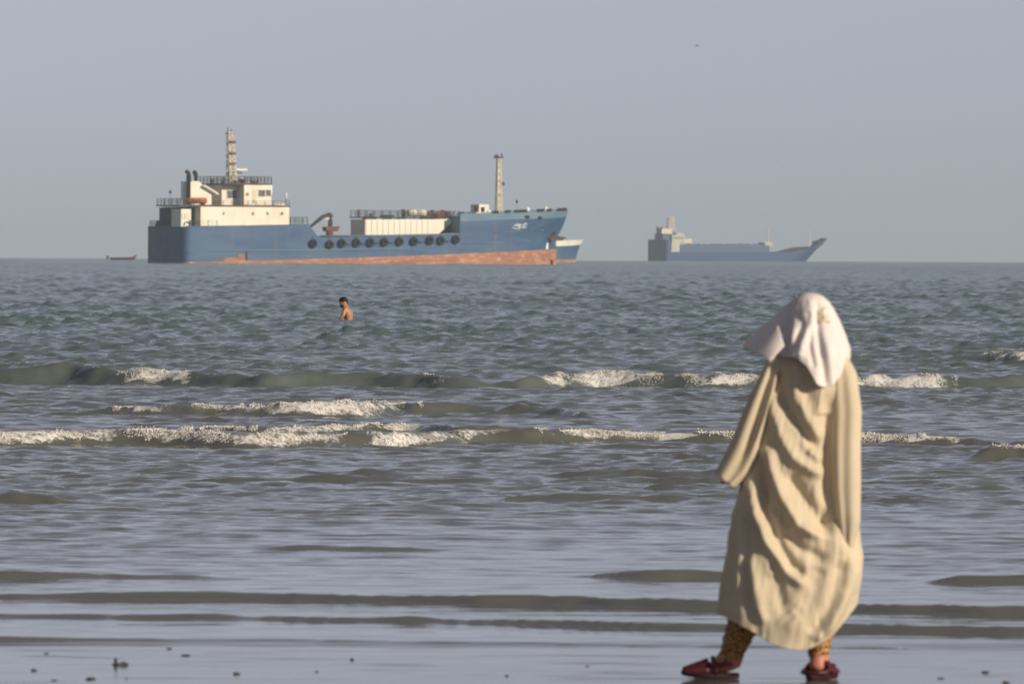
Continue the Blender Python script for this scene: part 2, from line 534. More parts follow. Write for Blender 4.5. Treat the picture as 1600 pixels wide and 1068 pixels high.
def interp_smooth(x, xs, ys):
    i = np.clip(np.searchsorted(xs, x) - 1, 0, len(xs) - 2)
    t = np.clip((x - xs[i]) / (xs[i + 1] - xs[i]), 0, 1)
    t = t * t * (3 - 2 * t)
    return ys[i] * (1 - t) + ys[i + 1] * t

def front_line(xx, k, w):
    def f(q):
        fine = (fbm(q * 4.0, np.full_like(q, 5.1 * k), 40 + k, 2) - 0.5) * w['hmax'] * 2.2 if w['dm'] < 62 else 0.0
        return fine + interp_smooth(q, w['bx'], w['by']) + (fbm(q * 0.9, np.full_like(q, 3.7 * k), 20 + k, 3) - 0.5) * w['hmax'] * 1.8
    a, b = f(xx), f(xx + 0.03)
    return a, (b - a) / 0.03

def sea_z(x, y, want_foam=False):
    z = -y * y / (2 * EARTH)
    a = np.interp(y, CH_D, CH_A)
    patch = 0.55 + 0.9 * fbm(x * 0.09, y * 0.05, 5, 3)
    c = chop(x, y, 1.4 * (3.0 + 0.068 * y) / 400)
    c = c + 0.22 * c * np.abs(c)
    z = z + a * c * patch
    gust = np.maximum(0.05, -0.45 + 2.9 * fbm(x * 0.22, y * 0.10, 15, 3))
    z = z + np.interp(y, [36, 40, 46, 55, 75, 110, 200, 420, 900], [.0002, .0012, .0042, .0072, .0080, .0074, .0085, .009, 0]) * ripples(x, y) * gust
    z = z + 0.006 * sstep(36.4, 37.6, y) - 0.03 * (1 - sstep(36.2, 37.2, y))
    foam = np.zeros_like(x)
    for k, w in enumerate(WAVES):
        lo, hi = w['by'].min() - 3, w['by'].max() + w['hmax'] * 30 + 3
        msk = (y > lo) & (y < hi) & (np.abs(x) < 40)
        if not msk.any():
            continue
        xx, yy = x[msk], y[msk]
        yb, g = front_line(xx, k, w)
        h = np.interp(xx, w['hx'], w['hh'], left=w['hh'][0], right=w['hh'][-1])
        h = h * (0.78 + 0.44 * fbm(xx * 1.7, np.full_like(xx, 1.3 * k), 60 + k, 3))
        if 48 <= w['dm'] < 72 and not w['fspan']:
            h = h * (0.25 + 1.2 * fbm(xx * 1.1, np.full_like(xx, 2.1 * k), 80 + k, 3))
        if w['dm'] < 48:
            h = h * (0.35 + 1.1 * fbm(xx * 0.55, np.full_like(xx, 2.1 * k), 80 + k, 3))
        hs_ = np.maximum(h, 1e-4)
        hl = np.maximum(h, 0.35 * w['hmax'])
        u = (yy - yb) / (hl * np.sqrt(1 + g * g))
        fw, bw = w['fw'], w['bw']
        rise = sstep(0, fw, u)
        fall = np.exp(-np.maximum(u - fw, 0) / bw)
        trough = -0.12 * np.exp(-((u + 1.5) / 2.0) ** 2)
        z[msk] += hs_ * (rise * fall + trough)
        if w['fspan']:
            ft = np.zeros_like(xx)
            for (a0, b0, s, tp, bo) in w['fspan']:
                e = 0.14 * (b0 - a0) + 0.15
                ed = (fbm(xx * 2.3, yy * 2.3, 90 + k, 3) - 0.5) * 1.1
                span = sstep(a0 - e, a0 + e, xx + ed) * (1 - sstep(b0 - e, b0 + e, xx + ed))
                bo2 = bo + (fbm(xx * 1.3, yy * 0 + 4.4, 33 + k, 3) - 0.5) * 0.9
                pos = sstep(bo2 * 0.75 * fw - 0.15 * fw, bo2 * 0.75 * fw + 0.15 * fw, u) * (1 - sstep(fw * 1.05, fw * 1.6 + 0.8, u))
                ft = np.maximum(ft, span * pos * s)
            foam[msk] = np.maximum(foam[msk], ft)
            lump = fbm(xx * 9, yy * 9, 140 + k, 3) - 0.45
            z[msk] += sstep(0.45, 0.8, ft) * lump * 0.12 * w['hmax']
    return (z, foam) if want_foam else z

M['sea'] = sea_material()
rows = [35.6]
while rows[-1] < 150:
    rows.append(rows[-1] * 1.0013)
while rows[-1] < 1500:
    rows.append(rows[-1] * 1.0017)
while rows[-1] < 2500:
    rows.append(rows[-1] * 1.003)
while rows[-1] < 9000:
    rows.append(rows[-1] * 1.01)
rows = np.array(rows)
NC = 400
u = np.concatenate([[-14, -6, -3, -1.8, -1.25], np.linspace(-1, 1, NC), [1.25, 1.8, 3, 6, 14]])
half = 3.0 + 0.068 * rows
Y = np.repeat(rows[:, None], len(u), 1)
X = half[:, None] * u[None, :]
jit = (hash2(np.arange(X.size), np.arange(X.size) * 0 + 3, 4).reshape(X.shape) - 0.5)
X[:, 5:-5] += (jit * (half[:, None] / NC))[:, 5:-5]
Z, FO = sea_z(X.ravel(), Y.ravel(), True)
V = np.stack([X.ravel(), Y.ravel(), Z], 1)
nr, nc = X.shape
ii = (np.arange(nr - 1)[:, None] * nc + np.arange(nc - 1)[None, :]).ravel()
Fq = np.stack([ii, ii + 1, ii + nc + 1, ii + nc], 1)
me = np_mesh('sea', V, Fq, M['sea'])
a_ = me.attributes.new('foam', 'FLOAT', 'POINT')
a_.data.foreach_set('value', FO.astype(np.float32))
a_ = me.attributes.new('ripple', 'FLOAT', 'POINT')
a_.data.foreach_set('value', np.interp(Y.ravel(), [36, 40, 46, 56, 80, 200, 1000, 9000], [.03, .05, .12, .22, .35, .7, 1.4, 3.0]).astype(np.float32))
a_ = me.attributes.new('offshore', 'FLOAT', 'POINT')   # silty water near the beach, greener sea further out
a_.data.foreach_set('value', sstep(50, 200, Y.ravel() + 40 * (fbm(X.ravel() * .05, Y.ravel() * .03, 404, 3) - .5)).astype(np.float32))
a_ = me.attributes.new('far_slope', 'FLOAT', 'POINT')   # slope of the waves too small for the mesh, as roughness
a_.data.foreach_set('value', np.interp(Y.ravel(), [36, 45, 80, 200, 500, 1200, 9000], [.05, .06, .06, .08, .12, .18, .25]).astype(np.float32))
sea = bpy.data.objects.new('sea', me)
col.objects.link(sea)
tag(sea, 'grey green sea with rows of low breaking waves running to the horizon', kind='structure')

# ------------------------------------------------------------------ wet sand
def sand_z(x, y):
    z = np.where(y < 36.5, 0.0, -(y - 36.5) / 55.0)
    z = z + 0.004 * (fbm(x * 0.8, y * 2.2, 201, 4) - 0.5) * (1 - sstep(36, 38, y))
    z = z + np.maximum(0, 20 - y) * 0.012
    return z
def sand_material():
    mm = bpy.data.materials.new('wet_sand')
    mm.use_nodes = True
    n, l = mm.node_tree.nodes, mm.node_tree.links
    b = n['Principled BSDF']
    tc = n.new('ShaderNodeTexCoord')
    mp = n.new('ShaderNodeMapping'); mp.inputs['Scale'].default_value = (0.9, 3.6, 1)
    l.new(tc.outputs['Object'], mp.inputs['Vector'])
    nz = n.new('ShaderNodeTexNoise'); nz.inputs['Scale'].default_value = 1.5; nz.inputs['Detail'].default_value = 8
    l.new(mp.outputs[0], nz.inputs['Vector'])
    rp = n.new('ShaderNodeValToRGB')
    e = rp.color_ramp.elements
    e[0].position = 0.3; e[0].color = (0.13, 0.115, 0.10, 1)
    e[1].position = 0.7; e[1].color = (0.19, 0.17, 0.145, 1)
    l.new(nz.outputs[0], rp.inputs[0])
    l.new(rp.outputs[0], b.inputs['Base Color'])
    ro = n.new('ShaderNodeMapRange')
    ro.inputs['From Min'].default_value = 0.55; ro.inputs['From Max'].default_value = 0.72
    ro.inputs['To Min'].default_value = 0.06; ro.inputs['To Max'].default_value = 0.30
    l.new(nz.outputs[0], ro.inputs['Value'])
    l.new(ro.outputs[0], b.inputs['Roughness'])
    b.inputs['IOR'].default_value = 1.36
    bp = n.new('ShaderNodeBump'); bp.inputs['Strength'].default_value = 0.28; bp.inputs['Distance'].default_value = 0.01
    l.new(nz.outputs[0], bp.inputs['Height'])
    l.new(bp.outputs[0], b.inputs['Normal'])
    return mm
M['sand'] = sand_material()
ys = np.concatenate([np.linspace(-80, 28, 28), np.linspace(28.5, 40, 150), np.linspace(41, 60, 12)])
xs = np.concatenate([np.linspace(-120, -6, 16), np.linspace(-5, 5, 160), np.linspace(6, 120, 16)])
XX, YY = np.meshgrid(xs, ys)
V = np.stack([XX.ravel(), YY.ravel(), sand_z(XX.ravel(), YY.ravel())], 1)
nr, nc = XX.shape
ii = (np.arange(nr - 1)[:, None] * nc + np.arange(nc - 1)[None, :]).ravel()
sand = bpy.data.objects.new('beach_sand', np_mesh('beach_sand', V, np.stack([ii, ii + 1, ii + nc + 1, ii + nc], 1), M['sand']))
col.objects.link(sand)
tag(sand, 'flat wet sand shining with a thin film of water', kind='structure')

# ------------------------------------------------------------------ foam bubbles and clots on the breakers (one mass)
def foam_blobs():
    t = (1 + 5 ** 0.5) / 2
    iv = np.array([(-1, t, 0), (1, t, 0), (-1, -t, 0), (1, -t, 0), (0, -1, t), (0, 1, t), (0, -1, -t), (0, 1, -t), (t, 0, -1), (t, 0, 1), (-t, 0, -1), (-t, 0, 1)], float)
    iv /= np.linalg.norm(iv[0])
    fi = np.array([(0, 11, 5), (0, 5, 1), (0, 1, 7), (0, 7, 10), (0, 10, 11), (1, 5, 9), (5, 11, 4), (11, 10, 2), (10, 7, 6), (7, 1, 8), (3, 9, 4), (3, 4, 2), (3, 2, 6), (3, 6, 8), (3, 8, 9), (4, 9, 5), (2, 4, 11), (6, 2, 10), (8, 6, 7), (9, 8, 1)])
    PX, PY, RR = [], [], []
    for k, w in enumerate(WAVES):
        for (a0, b0, s, tp, bo) in w['fspan']:
            n = int((b0 - a0) * 1700 * s)
            xx = rng.uniform(a0, b0, n)
            yb, g = front_line(xx, k, w)
            h = np.interp(xx, w['hx'], w['hh'])
            h = h * (0.78 + 0.44 * fbm(xx * 1.7, np.full_like(xx, 1.3 * k), 60 + k, 3))
            hl = np.maximum(h, 0.35 * w['hmax'])
            uu = w['fw'] * (bo + (1.15 - bo) * rng.beta(2.0, 1.2, n))
            PX.append(xx); PY.append(yb + uu * hl * np.sqrt(1 + g * g))
            RR.append(rng.lognormal(math.log(0.0036), 0.3, n))
    x, y, r = np.concatenate(PX), np.concatenate(PY), np.concatenate(RR)
    dens = fbm(x * 2.2, y * 2.2, 300, 3)
    z, fo = sea_z(x, y, True)
    keep = (fo > 0.30) & (fbm(x * 7, y * 5, 310, 3) > 0.46) & (dens > 0.36)
    x, y, r, z = x[keep], y[keep], np.clip(r[keep], 0.002, 0.0068), z[keep]
    z = z + r * 0.3 + rng.exponential(0.004, len(x)) * (rng.random(len(x)) < 0.4)
    n = len(x)
    sc = r[:, None, None] * rng.uniform(0.75, 1.35, (n, 12, 3)) * np.array([1.35, 1.0, 0.8])
    V = iv[None] * sc + np.stack([x, y, z], 1)[:, None, :]
    Fq = fi[None] + (np.arange(n) * 12)[:, None, None]
    return V.reshape(-1, 3), Fq.reshape(-1, 3)
M['foam'] = mat('sea_foam_white', srgb(238, 235, 228), srgb(218, 213, 202), 3.0, 0.7, 0.3)
fv, ff = foam_blobs()

fo_ = bpy.data.objects.new('sea_foam', np_mesh('sea_foam', fv, ff, M['foam']))
col.objects.link(fo_)
tag(fo_, 'white broken foam on the crests of the small breakers', kind='stuff')

# ------------------------------------------------------------------ ships
class Frame:
    """ship axes: x forward, -y starboard (towards the beach), z up; origin on the water at the stern"""
    def __init__(s, px, d, heading):
        p = at_dist(px, 400, d)
        s.o = Vector((p.x, p.y, -d * d / (2 * EARTH)))
        s.h = heading
        s.c, s.s = math.cos(heading), math.sin(heading)
    def L(s, px, py, t=0.0):
        """photograph pixel -> (x, z) on the ship's plane t metres to starboard"""
        r = ray(px, py)
        a = cam_loc - s.o
        ay = -a.x * s.s + a.y * s.c
        ry = -r.x * s.s + r.y * s.c
        k = (-t - ay) / ry
        q = a + r * k
        return (q.x * s.c + q.y * s.s, q.z)
    def S(s, px, t=0.0):
        return s.L(px, 400, t)[0]
    def poly(s, pts, t):
        return [s.L(a, b, t) for a, b in pts]

def lin(pts):
    xs = [p[0] for p in pts]; zs = [p[1] for p in pts]
    return lambda x: float(np.interp(x, xs, zs))

class Hull:
    def __init__(s, B, stem, entry, pw=2.0, corner=1.2):
        """stem: (x, z) list from low to high"""
        s.B, s.entry, s.pw, s.corner = B, entry, pw, corner
        s.stem = lambda z: float(np.interp(z, [p[1] for p in stem], [p[0] for p in stem]))
        s.Ls = min(p[0] for p in stem)
        s.ztop = max(p[1] for p in stem)
    def half(s, x, z):
        X = s.stem(z)
        h = s.B / 2
        zz = min(max(z / s.ztop, 0), 1)
        ent = s.entry * (1.15 - 0.35 * zz)
        if x > X - ent:
            f = min((x - (X - ent)) / ent, 1)
            h *= max(1 - f ** (s.pw + 0.9 * zz), 0.004)
        if x < s.corner:
            f = 1 - max(x, 0) / s.corner
            h -= s.corner * (1 - math.sqrt(max(1 - f * f, 0)))
        if z < 0:
            h *= 1 - 0.18 * (z / -3.5) ** 2
        return h
    def xs(s, x0, x1, n=46):
        out = [x0 + (x1 - x0) * i / n for i in range(n + 1)]
        if x0 < 0.05:
            out = [0, .12, .35, .7, 1.2] + [x for x in out if x > 1.6]
        return out
    def patch(s, x0, x1, zlo, zhi, m=8, off=0.0, stern=True, n=46):
        """plating between two height lines, both sides joined round the stern"""
        star, port = [], []
        back = s.Ls - s.entry
        for xn in s.xs(x0, x1, n):
            ra, rb = [], []
            for j in range(m + 1):
                z0, z1 = zlo(xn), zhi(xn)
                z = z0 + (z1 - z0) * j / m
                x = xn
                if xn > back:
                    x = back + (xn - back) / (s.Ls - back) * (s.stem(z) - back)
                y = s.half(x, z) + off
                xo = x - (off if xn < 0.2 else 0) + (off if xn >= s.Ls - 0.05 else 0)
                ra.append((xo, -y, z)); rb.append((xo, y, z))
            star.append(ra); port.append(rb)
        P = (list(reversed(port)) + star) if stern else None
        mb = MB()
        if stern:
            mb.grid(P)
        else:
            mb.grid(star); mb.grid(port)
        if x1 >= s.Ls - 0.05:
            mb.grid([star[-1], port[-1]])
        return mb
    def deck(s, x0, x1, zf, n=30, inset=0.05):
        rows = []
        back = s.Ls - s.entry
        for i in range(n + 1):
            xn = x0 + (x1 - x0) * i / n
            z = zf(xn)
            x = xn if xn < back else back + (xn - back) / (s.Ls - back) * (s.stem(z) - back)
            y = max(s.half(x, z) - inset, 0.01)
            rows.append([(x, -y, z), (x, 0, z + 0.04), (x, y, z)])
        return MB().grid(rows)

def railing(mb, pts, h=1.0, step=1.4, r=0.045, rails=3):
    """posts and rails along a polyline of (x, y, z)"""
    for a, b in zip(pts[:-1], pts[1:]):
        a, b = Vector(a), Vector(b)
        n = max(1, int((b - a).length / step))
        for i in range(n + 1):
            p = a.lerp(b, i / n)
            mb.box(p.x - r, p.x + r, p.y - r, p.y + r, p.z, p.z + h)
        for k in range(rails):
            o = Vector((0, 0, h * (k + 1) / rails))
            mb.tube([a + o, b + o], r * 0.8, 4)
    return mb

def window(fr, parent, px0, px1, py0, py1, t, depth=0.10):
    x0, z1 = fr.L(px0, py0, t); x1, z0 = fr.L(px1, py1, t)
    w = 0.10
    f = MB()
    for a in ((x0 - w, x1 + w, z1, z1 + w), (x0 - w, x1 + w, z0 - w, z0), (x0 - w, x0, z0, z1), (x1, x1 + w, z0, z1)):
        f.box(a[0], a[1], -t - depth, -t + 0.02, a[2], a[3])
    fo = f.build('window', M['cream'], parent)
    return fo, (x0, x1, z0, z1)

# ---- blue coaster in the middle distance
fr = Frame(257.5, 1500.0, R(30))
L = fr.L
ship = empty('cargo_ship', fr.o, fr.h)
tag(ship, 'nearest large blue ship with white deckhouse, rusty waterline and tyres along its side', 'ship')
B = 14.7
T = B / 2
stem = [L(869, 424, 0), L(869, 411, 0), L(868.6, 372, 0), L(871, 368, 0), L(876, 361, 0), L(881, 350, 0), L(885, 338.5, 0), L(887, 326, 0)]
stem = sorted(stem, key=lambda p: p[1])
hull = Hull(B, stem, 17.0)
k0 = lin([(0, -2.5), (90, -2.5)])
def line(pts):
    return lin(sorted(L(a, b, t) for a, b, t in pts))
sheer = line([(290, 371, T), (480, 369.5, T), (600, 368.5, T), (720, 366, T), (800, 361, T * .9), (868, 355, T * .3)])
poop_top = line([(290, 353, T), (380, 352, T), (455, 350.5, T), (486, 349.5, T)])
x_poop = L(482, 360, T)[0]
x_fore = L(719, 350, T)[0]
boot = line([(290, 409.3, T), (387, 407.3, T), (480, 404.8, T), (600, 401.0, T), (676, 398.2, T), (720, 396.2, T), (800, 392.4, T * .9), (869, 388.8, 0)])
fore_mid = line([(719, 346, T), (800, 342.5, T * .95), (850, 340.5, T * .5), (886, 337.5, 0)])
fore_top = line([(719, 334, T), (770, 331.5, T), (800, 330, T * .95), (850, 327.8, T * .5), (887, 325.5, 0)])
hull_o = hull.patch(0, hull.Ls, k0, sheer, 10, n=60).build('hull', M['blue'], ship, True)
hull.patch(0, hull.Ls, lin([(0, -1.0), (90, -1.0)]), boot, 3, off=0.03, n=60).build('waterline_band', M['boot'], ship, True)['label'] = 'rusty salmon red waterline band'
hull.patch(0, x_poop, lambda x: sheer(x) + .002, poop_top, 4).build('poop_plating', M['blue'], ship, True)
hull.patch(x_fore, hull.Ls, lambda x: sheer(x) + .002, fore_mid, 4, stern=False).build('bow_plating', M['blue'], ship, True)
hull.patch(x_fore, hull.Ls, lambda x: fore_mid(x) + .002, fore_top, 2, off=0.05, stern=False).build('bulwark', M['bulwark'], ship, True)
hull.patch(x_fore - .15, x_fore, sheer, fore_top, 2, stern=False, n=1)
# sloping plate where the poop steps down to the main deck
pl = MB()
for sg in (-1, 1):
    a = (x_poop, poop_top(x_poop)); b = (L(497, 368, T)[0], sheer(L(497, 368, T)[0]))
    pl.prism([(a[0], sheer(a[0])), (b[0], b[1]), (a[0], a[1])], sg * (T - .01), sg * (T - .2))
pl.box(x_poop - .1, x_poop, -T + .2, T - .2, sheer(x_poop) - .6, poop_top(x_poop) - .02)
pl.build('break_plate', M['blue'], ship)
pl = MB().box(x_fore - .06, x_fore + .06, -T + .05, T - .05, sheer(x_fore) - .6, fore_top(x_fore) - .4)
pl.build('forecastle_front', M['bulwark'], ship)
hull.deck(0.3, x_poop, lambda x: poop_top(x) - .5).build('poop_deck', M['deck'], ship)
hull.deck(x_poop, x_fore, lambda x: sheer(x) - .5).build('main_deck', M['deck'], ship)
hull.deck(x_fore, hull.Ls, lambda x: fore_top(x) - .9).build('forecastle_deck', M['deck'], ship)
# rubbing strakes
def strake(pts, r=0.12, name='rubbing_strake', m='bulwark'):
    q = []
    for a, b, t in pts:
        x, z = L(a, b, t)
        q.append((x, -hull.half(x, z) - .06, z))
    return MB().tube(q, r, 5).build(name, M[m], ship, True)
strake([(292, 392.5, T), (380, 391.5, T), (470, 391, T), (560, 389.5, T), (640, 388, T)])
strake([(500, 368.5, T), (600, 368, T), (716, 365.5, T)], 0.16)
strake([(722, 381, T), (780, 379, T), (828, 376.5, T * .8)], 0.07)
strake([(772, 363.5, T), (810, 361.5, T * .95), (846, 359, T * .65)], 0.07)
strake([(800, 376.5, T * .95), (824, 375.2, T * .85)], 0.05)
# mooring holes below the bulwark and freeing ports in it
for px, py, w in ((820.5, 339, 1.3), (836.5, 340, 1.2)):
    t = T * (.9 if px < 830 else .75)
    x, z = L(px, py, t)
    y = -hull.half(x, z) - .08
    MB().ball((x, y, z), (w * .45, .12, .3), 10, 6).build('mooring_hole', M['black'], ship, True)
for a, b in ((768, 778), (787, 796), (801, 817), (829, 838), (842, 850), (858, 880)):
    q = MB()
    for i in range(6):
        px = a + (b - a) * i / 5
        t = T * float(np.interp(px, [719, 800, 850, 884], [1, .95, .5, .05]))
        x, z = L(px, float(np.interp(px, [719, 887], [333.2, 326.2])), t)
        q.v.append((x, -hull.half(x, z) - .12, z - .28)); q.v.append((x, -hull.half(x, z) - .12, z + .22))
    q.f = [(2 * i, 2 * i + 2, 2 * i + 3, 2 * i + 1) for i in range(5)]
    o = q.build('freeing_port', M['black'], ship)
    sm = o.modifiers.new('thick', 'SOLIDIFY'); sm.thickness = 0.06
# ship's name: two rows of small white strokes, too far off to read
def lettering():
    def pt(px, py):
        x, z = L(px, py, T * .93)
        return (x, -hull.half(x, z) - .07, z)
    a = MB()
    def stroke(p, w=0.07):
        a.tube([pt(*q) for q in p], w, 4)
    x = 797.0
    for k, g in enumerate('NLLSIRY'):
        w = 2.6
        b0, t0 = 357.6 - k * .12, 353.6 - k * .12
        sh = {'N': [[(0, 1), (0, 0), (1, 1), (1, 0)]], 'L': [[(0, 0), (0, 1), (1, 1)]], 'S': [[(1, 0), (0, .1), (0, .5), (1, .5), (1, 1), (0, 1)]],
              'I': [[(.5, 0), (.5, 1)]], 'R': [[(0, 1), (0, 0), (1, .1), (1, .5), (0, .5)], [(.4, .5), (1, 1)]], 'Y': [[(0, 0), (.5, .5), (1, 0)], [(.5, .5), (.5, 1)]]}[g]
        for p in sh:
            stroke([(x + u_ * w, t0 + v_ * (b0 - t0)) for u_, v_ in p], 0.10)
        x += 3.5
    stroke([(801, 351.6), (804, 350.6), (806, 351.6), (809, 350.4), (811, 351.4), (813, 351.2)], 0.08)
    stroke([(803, 352.4), (812, 351.8)], 0.06)
    stroke([(814, 351.4), (817, 350.8), (820, 348.2)], 0.08)
    stroke([(819, 350.6), (822, 350)], 0.08)
    stroke([(806, 348.8), (807.4, 348.7)], 0.07); stroke([(816, 348.2), (817, 348.1)], 0.07)
    a.build('name_lettering', M['letter'], ship)
lettering()
# rust scar and pale patch amidships on the band
x, z = L(366, 402, T)
MB().ball((x, -T - .0, z - .6), (2.4, .10, .6), 14, 8).ball((x + 1.3, -T, z - .1), (.8, .10, .7), 10, 6).build('rust_patch', M['boot'], ship, True)
MB().tube([(L(385, 392, T)[0], -T - .06, L(385, 392, T)[1]), (L(386, 407, T)[0], -T - .06, L(386, 407, T)[1])], .16, 5).build('fender_bar', M['rust'], ship)
x, z = L(858, 371, T * .35)
MB().tube([(x + .2, -hull.half(x, z) - .25, z + .7), (x + .5, -hull.half(x + .5, z) - .35, z - .3)], .16, 6).tube(
    [(x - .5, -hull.half(x, z) - .4, z + .1), (x + .2, -hull.half(x, z) - .45, z - .5), (x + 1.4, -hull.half(x + 1.2, z) - .4, z - .2)], .26, 6).build('anchor', M['rust'], ship)
MB().ball((x + .1, -hull.half(x, z) - .1, z + .9), (1.0, .3, .7), 10, 6).build('hawse_pipe', M['black'], ship)
x, z = L(853.5, 382, T * .4)
MB().box(x - .25, x + .25, -hull.half(x, z) - .06, -hull.half(x, z) + .1, z - .8, z + .3).build('draught_mark', M['white'], ship)
x, z = L(866, 407, T * .06)
MB().ball((x - 1.2, -hull.half(x - 1.2, z) - .08, z - .3), (.4, .15, .5), 8, 6).build('thruster_mark', M['black'], ship)

# white deckhouse on the poop
def house(name, m, px0, px1, py0, py1, t0, t1, parent=None):
    x0, za = L(px0, py0, t0); x1, zb = L(px1, py0, t0)
    _, zc = L(px0, py1, t0)
    return MB().box(x0, x1, -t0, -t1, zc, min(za, zb)).build(name, M[m], parent or ship)
zpoop = poop_top(12) - .5
dh = house('deckhouse', 'white', 313.5, 452, 322.8, 356, T - .08, -T + .08)
top_z = L(380, 322.8, T)[1]
xa, xb = L(281, 323, T - .08)[0], L(453, 323, T - .08)[0]
MB().box(xa, xb, -T + .02, 1.6, top_z + .003, top_z + .28).build('boat_deck', M['deck'], ship)
for px in (349.5, 395, 418, 440.5):
    py = 333.5
    s_ = 1.1 if px != 440.5 else 1.9
    f, (x0, x1, z0, z1) = window(fr, dh, px - s_, px + s_, py - 1.9, py + 1.9, T - .08, .06)
    MB().box(x0, x1, -T + .06, -T + .12, z0, z1).build('pane', M['glass'], f)
lk = house('locker', 'white', 283, 298.5, 326.5, 354, T - .35, T - 4)
for a, b in ((285, 288.5), (290.5, 294.5)):
    f, (x0, x1, z0, z1) = window(fr, lk, a, b, 335, 341, T - .35, .05)
    MB().box(x0, x1, -T + .36, -T + .42, z0, z1).build('pane', M['glass'], f)
x0, z0 = L(292, 353, T - .3)
MB().tube([(x0 - .6, -T + .25, z0), (x0 - .5, -T + .25, z0 + .5), (x0, -T + .25, z0 + .75), (x0 + .5, -T + .25, z0 + .5), (x0 + .6, -T + .25, z0)], .1, 6).build('mooring_bollard', M['dark'], ship)
house('passage_shade', 'dark', 299, 313, 324, 354, T - 2.2, -T + .4)  # dark block put in as the shadow inside the open passage
# stairs and frames behind the locker
st = MB()
for k in range(4):
    a = L(252 + 7 * k, 324, 1.0); b = L(252 + 7 * k, 353, 1.0)
    st.tube([(a[0], -1.0, a[1]), (b[0], -1.0, b[1])], .09, 4)
for k in range(9):
    x0, z0 = L(257 + k * 2.6, 350 - k * 2.8, 2.0)
    st.box(x0 - .15, x0 + .15, -2.6, -1.4, z0, z0 + .08)
st.tube([(L(255, 352, 2)[0], -1.4, L(255, 352, 2)[1]), (L(280, 325, 2)[0], -1.4, L(280, 325, 2)[1])], .09, 4)
st.tube([(L(255, 352, 2)[0], -2.6, L(255, 352, 2)[1]), (L(280, 325, 2)[0], -2.6, L(280, 325, 2)[1])], .09, 4)
st.build('stairs', M['dark'], ship)
wn_ = MB()
for t, w_ in ((-4.2, 1.2), (-2, 1.0), (1.5, 1.2)):
    wn_.tube([(1.4, -t - w_, zpoop + .5), (1.4, -t + w_, zpoop + .5)], .55, 10)
    wn_.box(.9, 1.9, -t - w_ * .7, -t - w_ * .4, zpoop, zpoop + 1.3).box(.9, 1.9, -t + w_ * .4, -t + w_ * .7, zpoop, zpoop + 1.3)
wn_.build('winch', M['dark'], ship)
q = MB()
zt = lambda x: poop_top(x)
railing(q, [(6.5, -T + .1, zt(5)), (1.2, -T + .1, zt(1)), (.2, -T + 1.3, zt(0)), (.2, T - 1.3, zt(0)), (1.2, T - .1, zt(1)), (12, T - .1, zt(10))], .95, 1.5, .05)
q.build('stern_railing', M['dark'], ship)
q = MB()
railing(q, [(L(313, 322, T)[0], -T + .1, top_z + .28), (xa + .1, -T + .1, top_z + .28), (xa + .1, 1.5, top_z + .28), (xb - 4, 1.5, top_z + .28)], 1.05, 1.3, .05)
railing(q, [(L(336, 322, T)[0], -T + .1, top_z + .28), (xb - .1, -T + .1, top_z + .28)], .75, 1.5, .035, 2)
q.build('boat_deck_railing', M['dark'], ship)
q = MB()
railing(q, [(xb + .2, -T + .15, poop_top(25)), (L(481, 350, T)[0], -T + .15, poop_top(27))], 1.15, .9, .05)
railing(q, [(L(481, 350, T)[0], -T + .15, poop_top(27)), (L(481, 350, T)[0], T - .15, poop_top(27))], 1.15, 1.5, .05)
q.build('poop_railing', M['dark'], ship)
# flag staff with black ball at the stern, and one forward
def signal_ball(px, py, t, zb):
    x, z = L(px, py, t)
    st = MB().tube([(x, -t, zb), (x, -t, z + .5)], .025, 4).build('flag_staff', M['dark'], ship)
    MB().ball((x, -t, z), (.22, .22, .32), 8, 6).build('signal_ball', M['black'], st, True)
signal_ball(266, 300, 0.5, top_z + .28)
# funnel casing with two bent exhaust pipes
ft = 2.8
pts = fr.poly([(298, 316), (298, 284), (301, 282.8), (309.5, 283), (313, 285), (322, 294.5), (330.5, 303), (330.5, 320), (298, 322)], ft)
fun = MB().prism(pts, -ft, -ft + 3.0).build('funnel', M['white'], ship)
for (px, py0, py1, dx) in ((295, 270, 312, -4.2), (306, 270.5, 284, -3.4)):
    a = L(px, py1, ft - .6); b = L(px, py0 + 4, ft - .6); c = L(px - .8, py0, ft - .6); d = L(px + dx, py0 - 3, ft - .6)
    yy_ = -(ft - .6)
    MB().tube([(a[0], yy_, a[1]), (b[0], yy_, b[1]), (c[0], yy_, c[1]), (d[0], yy_, d[1])], [.42, .42, .38, .32], 10).build('exhaust_pipe', M['black'], fun, True)
a, b = L(318, 289.5, 3.4), L(341, 303.5, 3.4)
MB().tube([(a[0], -3.4, a[1]), (b[0], -3.4, b[1])], .22, 6).build('davit_arm', M['white'], ship)
a, b = L(284, 283, 0), L(284, 312, 0)
MB().tube([(a[0], 0, a[1]), (b[0], 0, b[1])], .1, 5).tube([(a[0] + .5, 0, a[1] - 1), (b[0] + .9, 0, b[1])], .08, 5).build('vent_pipe', M['dark'], ship)
